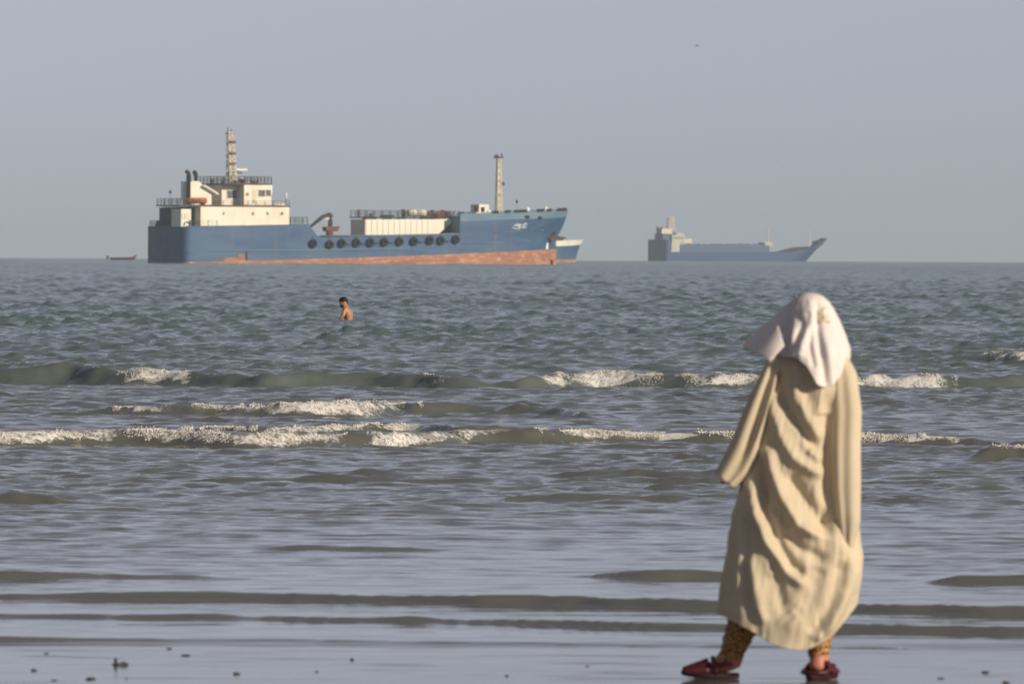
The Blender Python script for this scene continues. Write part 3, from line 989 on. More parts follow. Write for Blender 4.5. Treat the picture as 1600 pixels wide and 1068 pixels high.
# bridge
br_t, bw_t = 3.4, 5.7
bridge = house('bridge', 'white', 346.5, 424, 288.5, 324, br_t, -4.6)
x0, z1 = L(381.5, 289, bw_t); x1, _ = L(425.5, 289, bw_t); xs2 = L(421, 318, bw_t)[0]
zb = top_z + .2
MB().prism([(x0, zb), (xs2, zb), (x1, z1 - 1.2), (x1, z1), (x0, z1)], -bw_t, -br_t + .01).build('bridge_wing', M['white'], ship)
for (a, b, c, d, t) in ((355, 369.5, 297.5, 309.5, br_t), (404, 413.5, 297, 306.5, bw_t), (416, 422.5, 297, 306, bw_t)):
    f, (xx0, xx1, zz0, zz1) = window(fr, bridge, a, b, c, d, t, .1)
    n_ = 2 if b - a > 7 else 1
    for i in range(n_):
        w_ = (xx1 - xx0) / n_
        MB().box(xx0 + i * w_ + .04, xx0 + (i + 1) * w_ - .04, -t - .05, -t + .01, zz0, zz1).build('pane', M['glass'], f)
    if n_ == 2:
        f['label'] = 'wide two pane bridge window'
x0, z1 = L(394.5, 297, bw_t); x1, z0 = L(400.5, 317, bw_t)
MB().box(x0, x1, -bw_t - .06, -bw_t + .01, z0, z1).build('door', M['cream'], bridge)['label'] = 'rust streaked side door of the bridge'
x0, z1 = L(386.5, 303.5, bw_t)
MB().tube([(x0, -bw_t - .1, z1), (x0, -bw_t, z1)], .32, 12).build('lifebuoy', M['orange'], ship)
roof_z = L(380, 288.6, br_t)[1]
xr0, xr1 = L(351, 288, bw_t + .2)[0], L(425.8, 288, bw_t + .2)[0]
MB().box(xr0, xr1, -bw_t - .15, 4.9, roof_z + .003, roof_z + .24).build('bridge_roof', M['deck'], ship)
q = MB()
railing(q, [(xr0 + .1, 4.7, roof_z + .24), (xr0 + .1, -bw_t, roof_z + .24), (xr1 - .1, -bw_t, roof_z + .24), (xr1 - .1, 4.7, roof_z + .24), (xr0 + .1, 4.7, roof_z + .24)], 1.15, 1.25, .055)
q.build('roof_railing', M['dark'], ship)
g_ = MB()
for k in range(9):
    x0 = xr0 + 1 + (xr1 - xr0 - 2) * k / 8
    h_ = random.uniform(.5, 1.15); w_ = random.uniform(.12, .4)
    y0 = random.uniform(-4.8, 3.5)
    MB().box(x0 - w_, x0 + w_, y0 - w_, y0 + w_, roof_z + .24, roof_z + .24 + h_).build('roof_locker', M['dark'], ship)
MB().ball((L(378, 283.5, 3)[0], -3, roof_z + .75), (.42, .42, .55), 12, 8).build('satellite_dome', M['white'], ship, True)
x0, z0 = L(436.5, 320, T - 1.2)
MB().ball((x0, -T + 1.2, z0 - .05), (1.45, .7, .55), 12, 8).build('life_raft_pod', M['white'], ship, True)
a, b = L(447, 301, T - .3), L(447, 322, T - .3)
MB().tube([(a[0], -T + .3, a[1] - .9), (b[0], -T + .3, b[1])], .07, 5).build('lamp_post', M['dark'], ship)
MB().ball((a[0], -T + .3, a[1] - .5), (.2, .2, .6), 8, 6).build('lamp', M['white'], ship, True)
# lattice mast above the bridge
def lattice(px0, py0, px1, py1, w0, w1, nseg, name, m, r=.075):
    a = L(px0, py0, 0); b = L(px1, py1, 0)
    mb = MB()
    def corner(f, sx, sy):
        w = w0 + (w1 - w0) * f
        return Vector((a[0] + (b[0] - a[0]) * f + sx * w / 2, sy * w / 2, a[1] + (b[1] - a[1]) * f))
    cs = [(-1, -1), (1, -1), (1, 1), (-1, 1)]
    for sx, sy in cs:
        mb.tube([corner(0, sx, sy), corner(1, sx, sy)], r * 1.5, 5)
    for i in range(nseg):
        f0, f1 = i / nseg, (i + 1) / nseg
        for k in range(4):
            p, q_ = cs[k], cs[(k + 1) % 4]
            mb.tube([corner(f0, *p), corner(f1, *q_)], r, 4)
            mb.tube([corner(f0, *q_), corner(f1, *p)], r, 4)
            mb.tube([corner(f1, *p), corner(f1, *q_)], r, 4)
    return mb.build(name, M[m], ship), a, b
lm, a, b = lattice(362.5, 290, 359, 207, 1.45, .75, 9, 'lattice_mast', 'mastpaint', .07)
MB().tube([(b[0] - .35, 0, b[1]), (b[0] - .45, 0, b[1] + .9)], .08, 5).tube([(b[0] + .3, 0, b[1]), (b[0] + .3, 0, b[1] + .6)], .08, 5).tube(
    [(b[0] - .9, 0, b[1] - .2), (b[0] + .9, 0, b[1] - .2)], .09, 5).build('mast_head', M['dark'], lm)
for py in (222, 240, 256):
    c = L(361, py, 0)
    MB().box(c[0] - .5, c[0] + .5, -.9, -.35, c[1] - .2, c[1] + .25).build('mast_lamp', M['rust'], lm)
c = L(371, 269, 0)
MB().box(c[0] - 1.6, c[0] + .6, -.6, .6, c[1] - .25, c[1]).tube([(c[0], 0, c[1]), (c[0], 0, c[1] + .5)], .2, 6).build('radar_platform', M['dark'], lm)
MB().box(c[0] - .7, c[0] + 1.9, -.2, .2, c[1] + .3, c[1] + .62).build('radar_scanner', M['white'], lm)
# knuckle crane on the main deck
ct = 2.0
zdeck = sheer(30) - .5
def P3(px, py, t):
    x, z = L(px, py, t)
    return (x, -t, z)
cr = MB().tube([P3(515, 372, ct), P3(515, 359, ct)], [.75, .6], 10).build('deck_crane', M['rust'], ship)
x0, z0 = L(517, 357.5, ct)
MB().prism([(x0 - 1.2, z0 - .45), (x0 + 1.0, z0 - .45), (x0 + 1.5, z0 + .45), (x0 - 1.4, z0 + .35)], -ct - .7, -ct + .7).build('crane_cab', M['rust'], cr)
MB().tube([P3(515.5, 357, ct), P3(516.5, 344, ct), P3(517.5, 338, ct), P3(515.5, 335.2, ct), P3(511, 335, ct)], [.42, .42, .45, .4, .3], 8).build('crane_post', M['dark'], cr, True)
MB().tube([P3(513, 335.5, ct), P3(503, 339.5, ct), P3(483.5, 355.5, ct)], [.34, .4, .22], 8).build('crane_boom', M['dark'], cr, True)
MB().tube([P3(514, 342, ct), P3(504, 341, ct)], .14, 6).build('crane_ram', M['white'], cr)
# ribbed white cargo tank
tt, ti = 4.2, -1.1
zt0 = L(600, 343, tt)[1]
tb = sheer(35) - .5
xa = L(570.5, 350, tt)[0]; xe = L(712, 342, tt)[0]; xe0 = L(689, 366, tt)[0]
V8 = [(xa, -tt, tb), (xa, -ti, tb), (xa, -ti, zt0), (xa, -tt, zt0), (xe0 - 3, -tt + 1.2, tb), (xe0 - 3, -ti, tb), (xe, -ti, zt0 + .25), (xe, -tt, zt0 + .25), (L(676, 366, tt)[0], -tt, tb), (L(676, 343, tt)[0], -tt, zt0 + .1), (L(676, 343, tt)[0], -ti, zt0 + .1), (L(676, 366, tt)[0], -ti, tb)]
tank = MB().add(V8, [(0, 1, 2, 3), (0, 3, 9, 8), (1, 11, 10, 2), (3, 2, 10, 9), (0, 8, 11, 1), (9, 7, 4, 8), (10, 11, 5, 6), (9, 10, 6, 7), (8, 4, 5, 11), (4, 7, 6, 5)]).build('cargo_tank', M['white'], ship)
npan = 12
xp = np.linspace(xa + .05, L(676, 350, tt)[0], npan + 1)
pm = MB().box(.12, float(xp[1] - xp[0]) - .12, -.10, 0, 0, 1).mesh('panel', M['white'])
for i in range(npan):
    o = bpy.data.objects.new('panel', pm)
    col.objects.link(o); o.parent = tank
    o.location = (float(xp[i]), -tt, tb + .35)
    o.scale = (1, 1, zt0 - tb - .5)
MB().box(xa - .2, xe + .1, -tt - .2, -ti + .15, zt0 + .26, zt0 + .48).build('tank_top', M['dark'], ship)
q = MB()
zq = zt0 + .48
railing(q, [(xa, -ti, zq), (xa, -tt, zq), (xe - .5, -tt, zq), (xe - .5, -ti, zq), (xa, -ti, zq)], 1.1, 1.5, .05)
q.build('tank_railing', M['dark'], ship)
g_ = MB()
for (p0, p1, py, r_) in ((568, 588, 340.5, .3), (594, 616, 339, .28), (598, 612, 341, .26), (620, 634, 341, .2)):
    g_.tube([P3(p0, py, 2.5), P3((p0 + p1) / 2, py - 1, 2.2), P3(p1, py, 2.5)], r_, 7)
g_.build('deck_hose', M['green'], ship, True)
g_ = MB()
for (px, w_, h_) in ((630, .25, 1.4), (668, .5, 1.0), (676, .25, 1.3), (684, .6, .9), (692, .3, 1.3), (700, .4, 1.1), (560, .15, 1.3), (580, .3, .6)):
    x0, z0 = L(px, 340, 1.5)
    MB().box(x0 - w_, x0 + w_, -1.5 - w_, -1.5 + w_, zq, zq + h_).build('tank_valve', M['rust'], ship)
g_.tube([(L(640, 340, 1.5)[0], -2, zq + .7), (xe - 1, -2, zq + .7)], .16, 6)
g_.build('pipework', M['rust'], ship)
for px in (645, 657):
    x0, z0 = L(px, 334, 2.5)
    MB().tube([(x0 - .95, -2.5, zq + .75), (x0 + .95, -2.5, zq + .75)], .62, 12).build('white_drum', M['white'], ship, True)
MB().box(L(696, 350, tt)[0], L(700, 350, tt)[0], -tt - .14, -tt - .02, tb + .5, tb + 1.6)
# dark stairs forward of the tank
q = MB()
for k in range(11):
    x0, z0 = L(704 + k * 1.3, 362 - k * 2.2, tt)
    q.box(x0 - .25, x0 + .35, -tt + .2, -tt + 1.6, z0, z0 + .14)
for y0 in (-tt + .2, -tt + 1.6):
    a, b = L(702, 364, tt), L(719, 337, tt)
    q.tube([(a[0], y0, a[1]), (b[0], y0, b[1])], .14, 5)
    q.tube([(a[0], y0, a[1] + 1), (b[0], y0, b[1] + 1)], .06, 5)
    q.tube([(b[0], y0, b[1]), (b[0], y0, tb)], .12, 5)
q.box(L(712, 340, tt)[0], L(728, 340, tt)[0], -tt + .1, -tt + 1.7, zt0 + .3, zt0 + .45)
q.build('forward_stairs', M['dark'], ship)
# foremast and its deckhouse
x0, z0 = L(752, 322, 2.6); x1, _ = L(764, 322, 2.6); zf_ = fore_top(60) - 1.0
fh = MB().box(L(748.5, 322, 2.6)[0], x1, -2.6, .4, zf_, z0 + .3).box(L(743, 330, 2.6)[0], L(768, 330, 2.6)[0], -2.8, .8, zf_, L(752, 331.5, 2.6)[1]).build('forward_house', M['white'], ship)
x0, z0 = L(751.5, 323.5, 2.6); x1, z1 = L(757, 334, 2.6)
MB().box(x0, x1, -2.66, -2.58, z1, z0).build('door', M['black'], fh)
x0, z0 = L(744, 322, 2)
MB().tube([(x0, -2, zf_), (x0, -2, z0)], .35, 8).build('vent_pipe', M['dark'], ship)
fm, a, b = lattice(779, 331, 779.2, 246, .95, .5, 8, 'foremast', 'mastpaint', .06)
MB().tube([(a[0], 0, a[1]), (b[0], 0, b[1])], [.30, .2], 8).build('mast_pole', M['mastpaint'], fm)
MB().box(b[0] - .75, b[0] + .75, -.6, .6, b[1] - .1, b[1] + .12).box(b[0] - .7, b[0] - .1, -.2, .2, b[1] + .12, b[1] + .5).tube([(b[0] + .6, 0, b[1]), (b[0] + .6, 0, b[1] + .75)], .12, 5).build('mast_head', M['dark'], fm)
c = L(784.5, 289, 0)
MB().box(c[0] - 1.0, c[0] + .4, -.2, .2, c[1] - .1, c[1] + .15).box(c[0] - .2, c[0] + .4, -.25, .25, c[1] - .1, c[1] + .5).build('mast_lamp', M['dark'], fm)
signal_ball(807.5, 315, 0, fore_top(68) - .9)
for px, py in ((824.5, 327.5), (853, 326.5), (764, 331.5)):
    t = T * float(np.interp(px, [719, 800, 850, 884], [1, .95, .5, .05])) - .5
    x0, z0 = L(px, py, t)
    MB().ball((x0, -t, z0), (.45, .3, .5), 8, 6).build('deck_light', M['white'], ship, True)

# tyre fenders hung along the side: things of their own
def torus(R0, r0, n=20, k=8):
    P = []
    for i in range(n):
        a = 2 * math.pi * i / n
        P.append([((R0 + r0 * math.cos(b)) * math.cos(a), r0 * 1.15 * math.sin(b), (R0 + r0 * math.cos(b)) * math.sin(a)) for b in [2 * math.pi * j / k for j in range(k)]])
    P.append(P[0])
    return MB().grid(P, True)
tyre_me = torus(.52, .27).mesh('tyre_fender', M['rubber'], True)
tyres = [(489.7, 380.3), (515.8, 382), (534.7, 380), (557, 379), (578.8, 378.8), (601, 378), (624.7, 377.2), (647, 377), (672.3, 375.5), (689.3, 375.8), (712.8, 374.2)]
NAMES = ['lone tyre fender hung nearest the stern of the blue ship', 'tyre fender hanging lowest, straight below the crane of the blue ship',
         'tyre fender just behind the white tank, third from the stern', 'tyre fender under the shaded aft end of the white tank',
         'tyre fender under the first bright ribs of the white tank, fifth from the stern', 'sixth tyre fender from the stern, middle one of the row',
         'seventh tyre fender from the stern, under the middle of the white tank', 'tyre fender below the white drums on the tank, fourth from the bow end',
         'tyre fender with a close neighbour on its bow side, third from the bow end', 'tyre fender close beside another, second from the bow end', 'foremost tyre fender, hung beside the dark forward stairs']
mw = Matrix.Translation(fr.o) @ Matrix.Rotation(fr.h, 4, 'Z')
tpos = []
for (px, py), nm in zip(tyres, NAMES):
    x, z = L(px, py, T + .35)
    o = bpy.data.objects.new('tyre_fender', tyre_me)
    col.objects.link(o)
    o.matrix_world = mw @ Matrix.Translation((x, -T - .36, z)) @ Matrix.Rotation(R(random.uniform(-8, 8)), 4, 'Z') @ Matrix.Rotation(R(random.uniform(0, 90)), 4, 'Y')
    tag(o, nm, 'tyre', 'tyre fenders along the side of the blue ship')
    tpos.append((x, z))
    top = sheer(x) + .1
    MB().tube([(x, -T - .3, z + .6), (x, -T - .22, top)], .05, 4).build('fender_rope', M['dark'], ship)
for (a, b) in ((2, 3), (3, 4), (4, 5), (5, 6), (7, 8), (9, 10)):
    p, q_ = tpos[a], tpos[b]
    MB().tube([(p[0] + .7, -T - .3, p[1]), ((p[0] + q_[0]) / 2, -T - .25, (p[1] + q_[1]) / 2 - .25), (q_[0] - .7, -T - .3, q_[1])], .09, 5).build('fender_chain', M['dark'], ship)
# orange rescue boat on the boat deck
xr, zr = L(306, 316.5, T - 1.6)
bpts = []
for i in range(13):
    f = i / 12
    w_ = .95 * (1 - abs(2 * f - 1) ** 3.2) + .03
    x = xr - 2.2 + 4.4 * f
    sh = .25 * (2 * f - 1) ** 2
    bpts.append([(x, -w_, .75 + sh), (x, -w_ * .85, .2 + sh), (x, 0, 0 + sh * .6), (x, w_ * .85, .2 + sh), (x, w_, .75 + sh)])
rb = empty('rescue_boat', mw @ Vector((xr, -T + 1.6, top_z + .45)), fr.h)
tag(rb, 'orange rescue boat stowed beside the funnel of the blue ship', 'boat')
bp = [[(x - xr, y, z) for x, y, z in r_] for r_ in bpts]
MB().grid(bp).build('boat_hull', M['orange'], rb, True)
MB().prism([(-1.9, .8), (1.9, .8), (1.5, 1.1), (-1.5, 1.1)], -.75, .75).build('boat_cover', M['orange'], rb)
for x0 in (-1.5, 1.3):
    MB().box(x0, x0 + .2, -.7, .7, -.18, .15).build('cradle', M['rust'], rb)

# ---- second vessel whose bow shows beyond the coaster's stem
fr2 = Frame(800, 2100.0, R(24))
L2 = fr2.L
B2 = 7.0
v = empty('fishing_vessel', fr2.o, fr2.h)
tag(v, 'smaller vessel with blue hull and white bulwark, its bow showing beyond the big blue bow', 'boat')
stem2 = sorted([L2(899, 412, 0), L2(900, 404, 0), L2(903, 392, 0), L2(907, 382, 0), L2(911.5, 373.5, 0)], key=lambda p: p[1])
h2 = Hull(B2, stem2, 9.0, 2.0, .6)
def line2(pts):
    return lin(sorted(L2(a, b, t) for a, b, t in pts))
low2 = line2([(800, 389, 3), (868, 384.5, 3), (890, 383.5, 2), (907, 381.5, 0)])
top2 = line2([(800, 381, 3), (868, 376, 3), (890, 375, 2), (911, 373, 0)])
h2.patch(0, h2.Ls, lin([(0, -1.5), (90, -1.5)]), low2, 8).build('hull', M['blue'], v, True)
h2.patch(0, h2.Ls, lambda x: low2(x) + .002, top2, 2, off=.04).build('bulwark', M['white'], v, True)
h2.patch(0, h2.Ls, lin([(0, -.8), (90, -.8)]), lin([(0, .75), (90, .75)]), 2, off=.03).build('waterline_band', M['boot'], v, True)
h2.deck(0.2, h2.Ls, lambda x: top2(x) - .9).build('deck', M['deck'], v)
MB().box(3, 9, -2.2, 2.2, top2(5) - .9, top2(5) + 2.2).build('wheelhouse', M['white'], v)
MB().tube([(6, 0, top2(5) + 2), (6, 0, top2(5) + 4)], .12, 6).build('mast', M['white'], v)
x0, z0 = L2(876, 370, 1)
MB().box(x0 - 1.2, x0 + .6, -1.4, -.6, top2(x0) - .9, z0).tube([(x0 - 1, -1, z0 + .1), (x0 + 1.4, -1, z0 - .3)], .2, 6).build('anchor_winch', M['dark'], v)

# ---- hazy landing craft type cargo ship on the horizon
fr3 = Frame(1026, 3750.0, R(28))
L3 = fr3.L
s3 = empty('cargo_ship', fr3.o, fr3.h)
tag(s3, 'far hazy grey blue cargo ship with a raised bow ramp on the horizon at right', 'ship')
B3 = 17.0
T3 = B3 / 2
stem3 = sorted([L3(1258, 415, 0), L3(1260, 407, 0), L3(1268, 398, 0), L3(1275, 390, 0), L3(1281, 383, 0)], key=lambda p: p[1])
h3 = Hull(B3, stem3, 12.0, 2.0, .8)
def line3(pts):
    return lin(sorted(L3(a, b, t) for a, b, t in pts))
def P33(px, py, t):
    x, z = L3(px, py, t)
    return (x, -t, z)
main3 = line3([(1012, 393.5, T3), (1100, 393.3, T3), (1200, 393.3, T3), (1240, 393.5, T3), (1247, 390, T3), (1256, 386, T3 * .8), (1270, 384, T3 * .4), (1281, 383.5, 0)])
h3.patch(0, h3.Ls, lin([(0, -1), (120, -1)]), main3, 6, n=60).build('hull', M['farblue'], s3, True)
h3.deck(0.2, h3.Ls, lambda x: main3(x) - .3).build('deck', M['deck'], s3)
xq = L3(1048, 380, T3)[0]
h3.patch(0, xq, lambda x: main3(x) + .002, line3([(1012, 374.5, T3), (1050, 374, T3)]), 3).build('stern_plating', M['farblue'], s3, True)
h3.deck(0.1, xq, line3([(1012, 375.5, T3), (1050, 375, T3)])).build('poop_deck', M['deck'], s3)
def house3(name, m, px0, px1, py0, py1, t0, t1, par=None):
    x0, z1 = L3(px0, py0, t0); x1, z0 = L3(px1, py1, t0)
    return MB().box(x0, x1, -t0, -t1, z0, z1).build(name, M[m], par or s3)
house3('upper_house', 'fargrey', 1036, 1049, 365, 375.5, T3 - 2, -1)
house3('engine_casing', 'cream', 1034, 1050, 357, 366, 3, -1)
hh3 = house3('bridge', 'farwhite', 1050, 1070, 367, 380, T3 - 1, -T3 + 1)
house3('bridge_top', 'farwhite', 1057, 1068, 363.5, 367.2, 3.5, -3.5)
house3('front_house', 'cream', 1066, 1081, 373, 380, T3 - 2, -T3 + 2)
house3('lower_house', 'farwhite', 1049, 1062, 379.8, 394, T3 - .4, -T3 + .4)
for a in (1052, 1056.5, 1061, 1065.5):
    house3('window', 'glass', a, a + 2.6, 370, 373, T3 - .94, T3 - 1.2, hh3)
for px in (1027.5, 1034):
    a, b = P33(px, 354.5, 1.5), P33(px, 367, 1.5)
    MB().tube([a, b], .55, 8).build('exhaust_pipe', M['black'], s3, True)
house3('cargo_trunk', 'fargrey', 1063, 1202, 382.5, 394, T3 - 1.5, -T3 + 1.5)
g_ = MB()
for k in range(26):
    x0, z0 = L3(1072 + k * 4.9, 382.5, 3)
    hh_ = random.uniform(.15, .7)
    g_.box(x0 - .45, x0 + .45, -3.4, -2.4, z0 - .05, z0 + hh_)
g_.build('deck_gear', M['fargrey'], s3)
house3('forward_house', 'farwhite', 1194, 1207, 378.5, 384.5, 2.5, -2.5)
MB().tube([P33(1200.5, 352, 0), P33(1200.5, 380, 0)], [.16, .3], 6).build('mast', M['cream'], s3)
MB().tube([P33(1264.5, 360, 0), P33(1264.5, 386, 0)], [.22, .38], 6).build('foremast', M['cream'], s3)
mb = MB()
for sx in (-1, 1):
    for sy in (-1, 1):
        c0 = P33(1048, 360, 0); c1 = P33(1047, 338, 0)
        mb.tube([(c0[0] + sx * 1.4, sy * 1.4, c0[2] - 2), (c1[0] + sx * .9, sy * .9, c1[2])], .2, 5)
for k in range(6):
    c = P33(1048, 340 + 3.6 * k, 0)
    mb.box(c[0] - 1.3, c[0] + 1.3, -1.3, 1.3, c[2] - .12, c[2] + .12)
mb.build('lattice_mast', M['cream'], s3)
ra = fr3.poly([(1269, 391), (1281, 382), (1288.5, 372.5), (1286.2, 372), (1279, 378.5), (1273.5, 382), (1266, 385)], 0)
MB().prism(ra, -2.6, 2.6).build('bow_ramp', M['farblue'], s3)
q = MB()
for px, py in ((1275, 380), (1279.5, 378.5)):
    x0, z0 = L3(px, py, 0)
    q.box(x0 - .35, x0 + .35, -2.8, 2.8, z0 - .6, z0 + .9)
q.build('ramp_bracket', M['dark'], s3)

# ---- open boat far left
fr4 = Frame(166, 2350.0, R(6))
L4 = fr4.L
bt = empty('open_boat', fr4.o, fr4.h)
tag(bt, 'long low dark red open boat with upturned bow, left of the blue ship', 'boat')
x0, _ = L4(172, 400, 0); x1, zt_ = L4(213.5, 397, 0)
P_ = []
for i in range(21):
    f = i / 20
    x = x0 + (x1 - x0) * f
    w_ = .8 * min(1, (1 - f) * 3.2 + .02) ** .7 * (.8 + .2 * min(1, f * 5))
    zt = .72 + .06 * f + max(0, f - .72) ** 2 * (zt_ - .8) / .0784
    zb = -.25 + max(0, f - .8) ** 2 * (zt_ - .3) / .04
    P_.append([(x, -w_, zt), (x, -w_ * .8, zb + .25 * (zt - zb)), (x, 0, zb), (x, w_ * .8, zb + .25 * (zt - zb)), (x, w_, zt)])
bh = MB().grid(P_)
bh.add(P_[0], [(0, 1, 2, 3, 4)])
bh.build('hull', M['redboat'], bt, True)
MB().grid([[(r_[0][0], r_[0][1] * .9, r_[0][2] - .3), (r_[0][0], r_[4][1] * .9, r_[0][2] - .3)] for r_ in P_[:-2]]).build('floor_boards', M['deck'], bt)
for f in (4, 8, 12):
    MB().box(P_[f][0][0] - .12, P_[f][0][0] + .12, -.75, .75, .55, .62).build('thwart', M['deck'], bt)
a = L4(168, 400, 0)
MB().box(a[0] - .35, a[0] + .35, -.28, .28, .5, 1.2).box(a[0] - .12, a[0] + .15, -.1, .1, -.5, .5).build('outboard_motor', M['dark'], bt)

# ---- seabirds
def bird(px, py, d, span, name, label, roll):
    p = at_dist(px, py, d)
    o = empty(name, p, R(35))
    o.rotation_euler = (R(roll), 0, R(20))
    tag(o, label, 'bird')
    s_ = span / 2
    MB().tube([(-.26, 0, .0), (-.16, 0, .01), (0, 0, 0), (.16, 0, .02), (.25, 0, .03), (.31, 0, .02)], [.02, .06, .085, .07, .05, .012], 8).build('body', M['gull'], o, True)
    for sg in (-1, 1):
        w_ = MB()
        pr = [(0.0, .0, .26), (.35, .16, .24), (.65, .12, .18), (1.0, -.06, .03)]
        top = [(.10 - .1 * f * f, sg * s_ * f, z * s_ * 1.1 + .02) for f, z, c in pr]
        bot = [(.10 - .1 * f * f - c, sg * s_ * f, z * s_ * 1.1) for f, z, c in pr]
        w_.grid([top, bot])
        wo_ = w_.build('wing', M['gull'], o)
        sm = wo_.modifiers.new('thick', 'SOLIDIFY'); sm.thickness = .025
    MB().add([(-.24, -.03, 0), (-.24, .03, 0), (-.42, .09, 0), (-.42, -.09, 0), (-.24, 0, .03), (-.42, 0, .02)], [(0, 1, 2, 3), (0, 4, 5, 3), (1, 4, 5, 2)]).build('tail', M['gull'], o)
bird(1089.5, 71.5, 1250.0, 1.25, 'seagull', 'grey seagull gliding high in the sky at upper right', 14)
bird(1224, 262, 2900.0, 1.5, 'seagull', 'tiny faint seabird in the haze above the far grey ship', -10)
# ------------------------------------------------------------------ people
def skin_body(name, joints, edges, material, root_joint, subdiv=2):
    """joints: name -> (x, y, z, rx, ry); grown with a Skin modifier into one continuous mesh"""
    names = list(joints)
    names.remove(root_joint); names.insert(0, root_joint)
    idx = {k: i for i, k in enumerate(names)}
    me_ = bpy.data.meshes.new(name)
    me_.from_pydata([joints[k][:3] for k in names], [(idx[a], idx[b]) for a, b in edges], [])
    o = bpy.data.objects.new(name, me_)
    col.objects.link(o)
    mod = o.modifiers.new('skin', 'SKIN')
    mod.use_smooth_shade = True
    for i, k in enumerate(names):
        sv = me_.skin_vertices[0].data[i]
        sv.radius = joints[k][3:5] if len(joints[k]) > 4 else (joints[k][3], joints[k][3])
        sv.use_root = (i == 0)
    o.modifiers.new('sub', 'SUBSURF').levels = subdiv
    dg = bpy.context.evaluated_depsgraph_get()
    m2 = bpy.data.meshes.new_from_object(o.evaluated_get(dg))
    o.modifiers.clear()
    o.data = m2
    m2.name = name
    m2.materials.clear(); m2.materials.append(material)
    m2.polygons.foreach_set('use_smooth', [True] * len(m2.polygons))
    return o

def add_hand(J, E, wrist, pos, d, side, pre, s=1.0):
    """palm, four unequal curled fingers and a thumb; d = direction the fingers hang, side = across the palm"""
    p, d, side = Vector(pos), Vector(d).normalized(), Vector(side).normalized()
    nrm = d.cross(side)
    c = p + d * .055 * s
    J[pre + 'palm'] = (*c, .030 * s, .018 * s); E.append((wrist, pre + 'palm'))
    for k, ln in enumerate((.062, .072, .068, .052)):
        o = side * (k - 1.5) * .019 * s
        a = c + d * .035 * s + o
        b = a + d * ln * .55 * s + nrm * .006 * s
        e = b + (d * .8 + nrm * .6).normalized() * ln * .5 * s
        for q, r_ in ((a, .0095), (b, .0085), (e, .007)):
            J[pre + 'f%d%d' % (k, len([x for x in J if x.startswith(pre + 'f%d' % k)]))] = (*q, r_ * s)
        E += [(pre + 'palm', pre + 'f%d0' % k), (pre + 'f%d0' % k, pre + 'f%d1' % k), (pre + 'f%d1' % k, pre + 'f%d2' % k)]
    a = c - side * .034 * s - d * .01 * s
    b = a - side * .02 * s + d * .03 * s + nrm * .012 * s
    J[pre + 't0'] = (*a, .011 * s); J[pre + 't1'] = (*b, .009 * s)
    E += [(pre + 'palm', pre + 't0'), (pre + 't0', pre + 't1')]

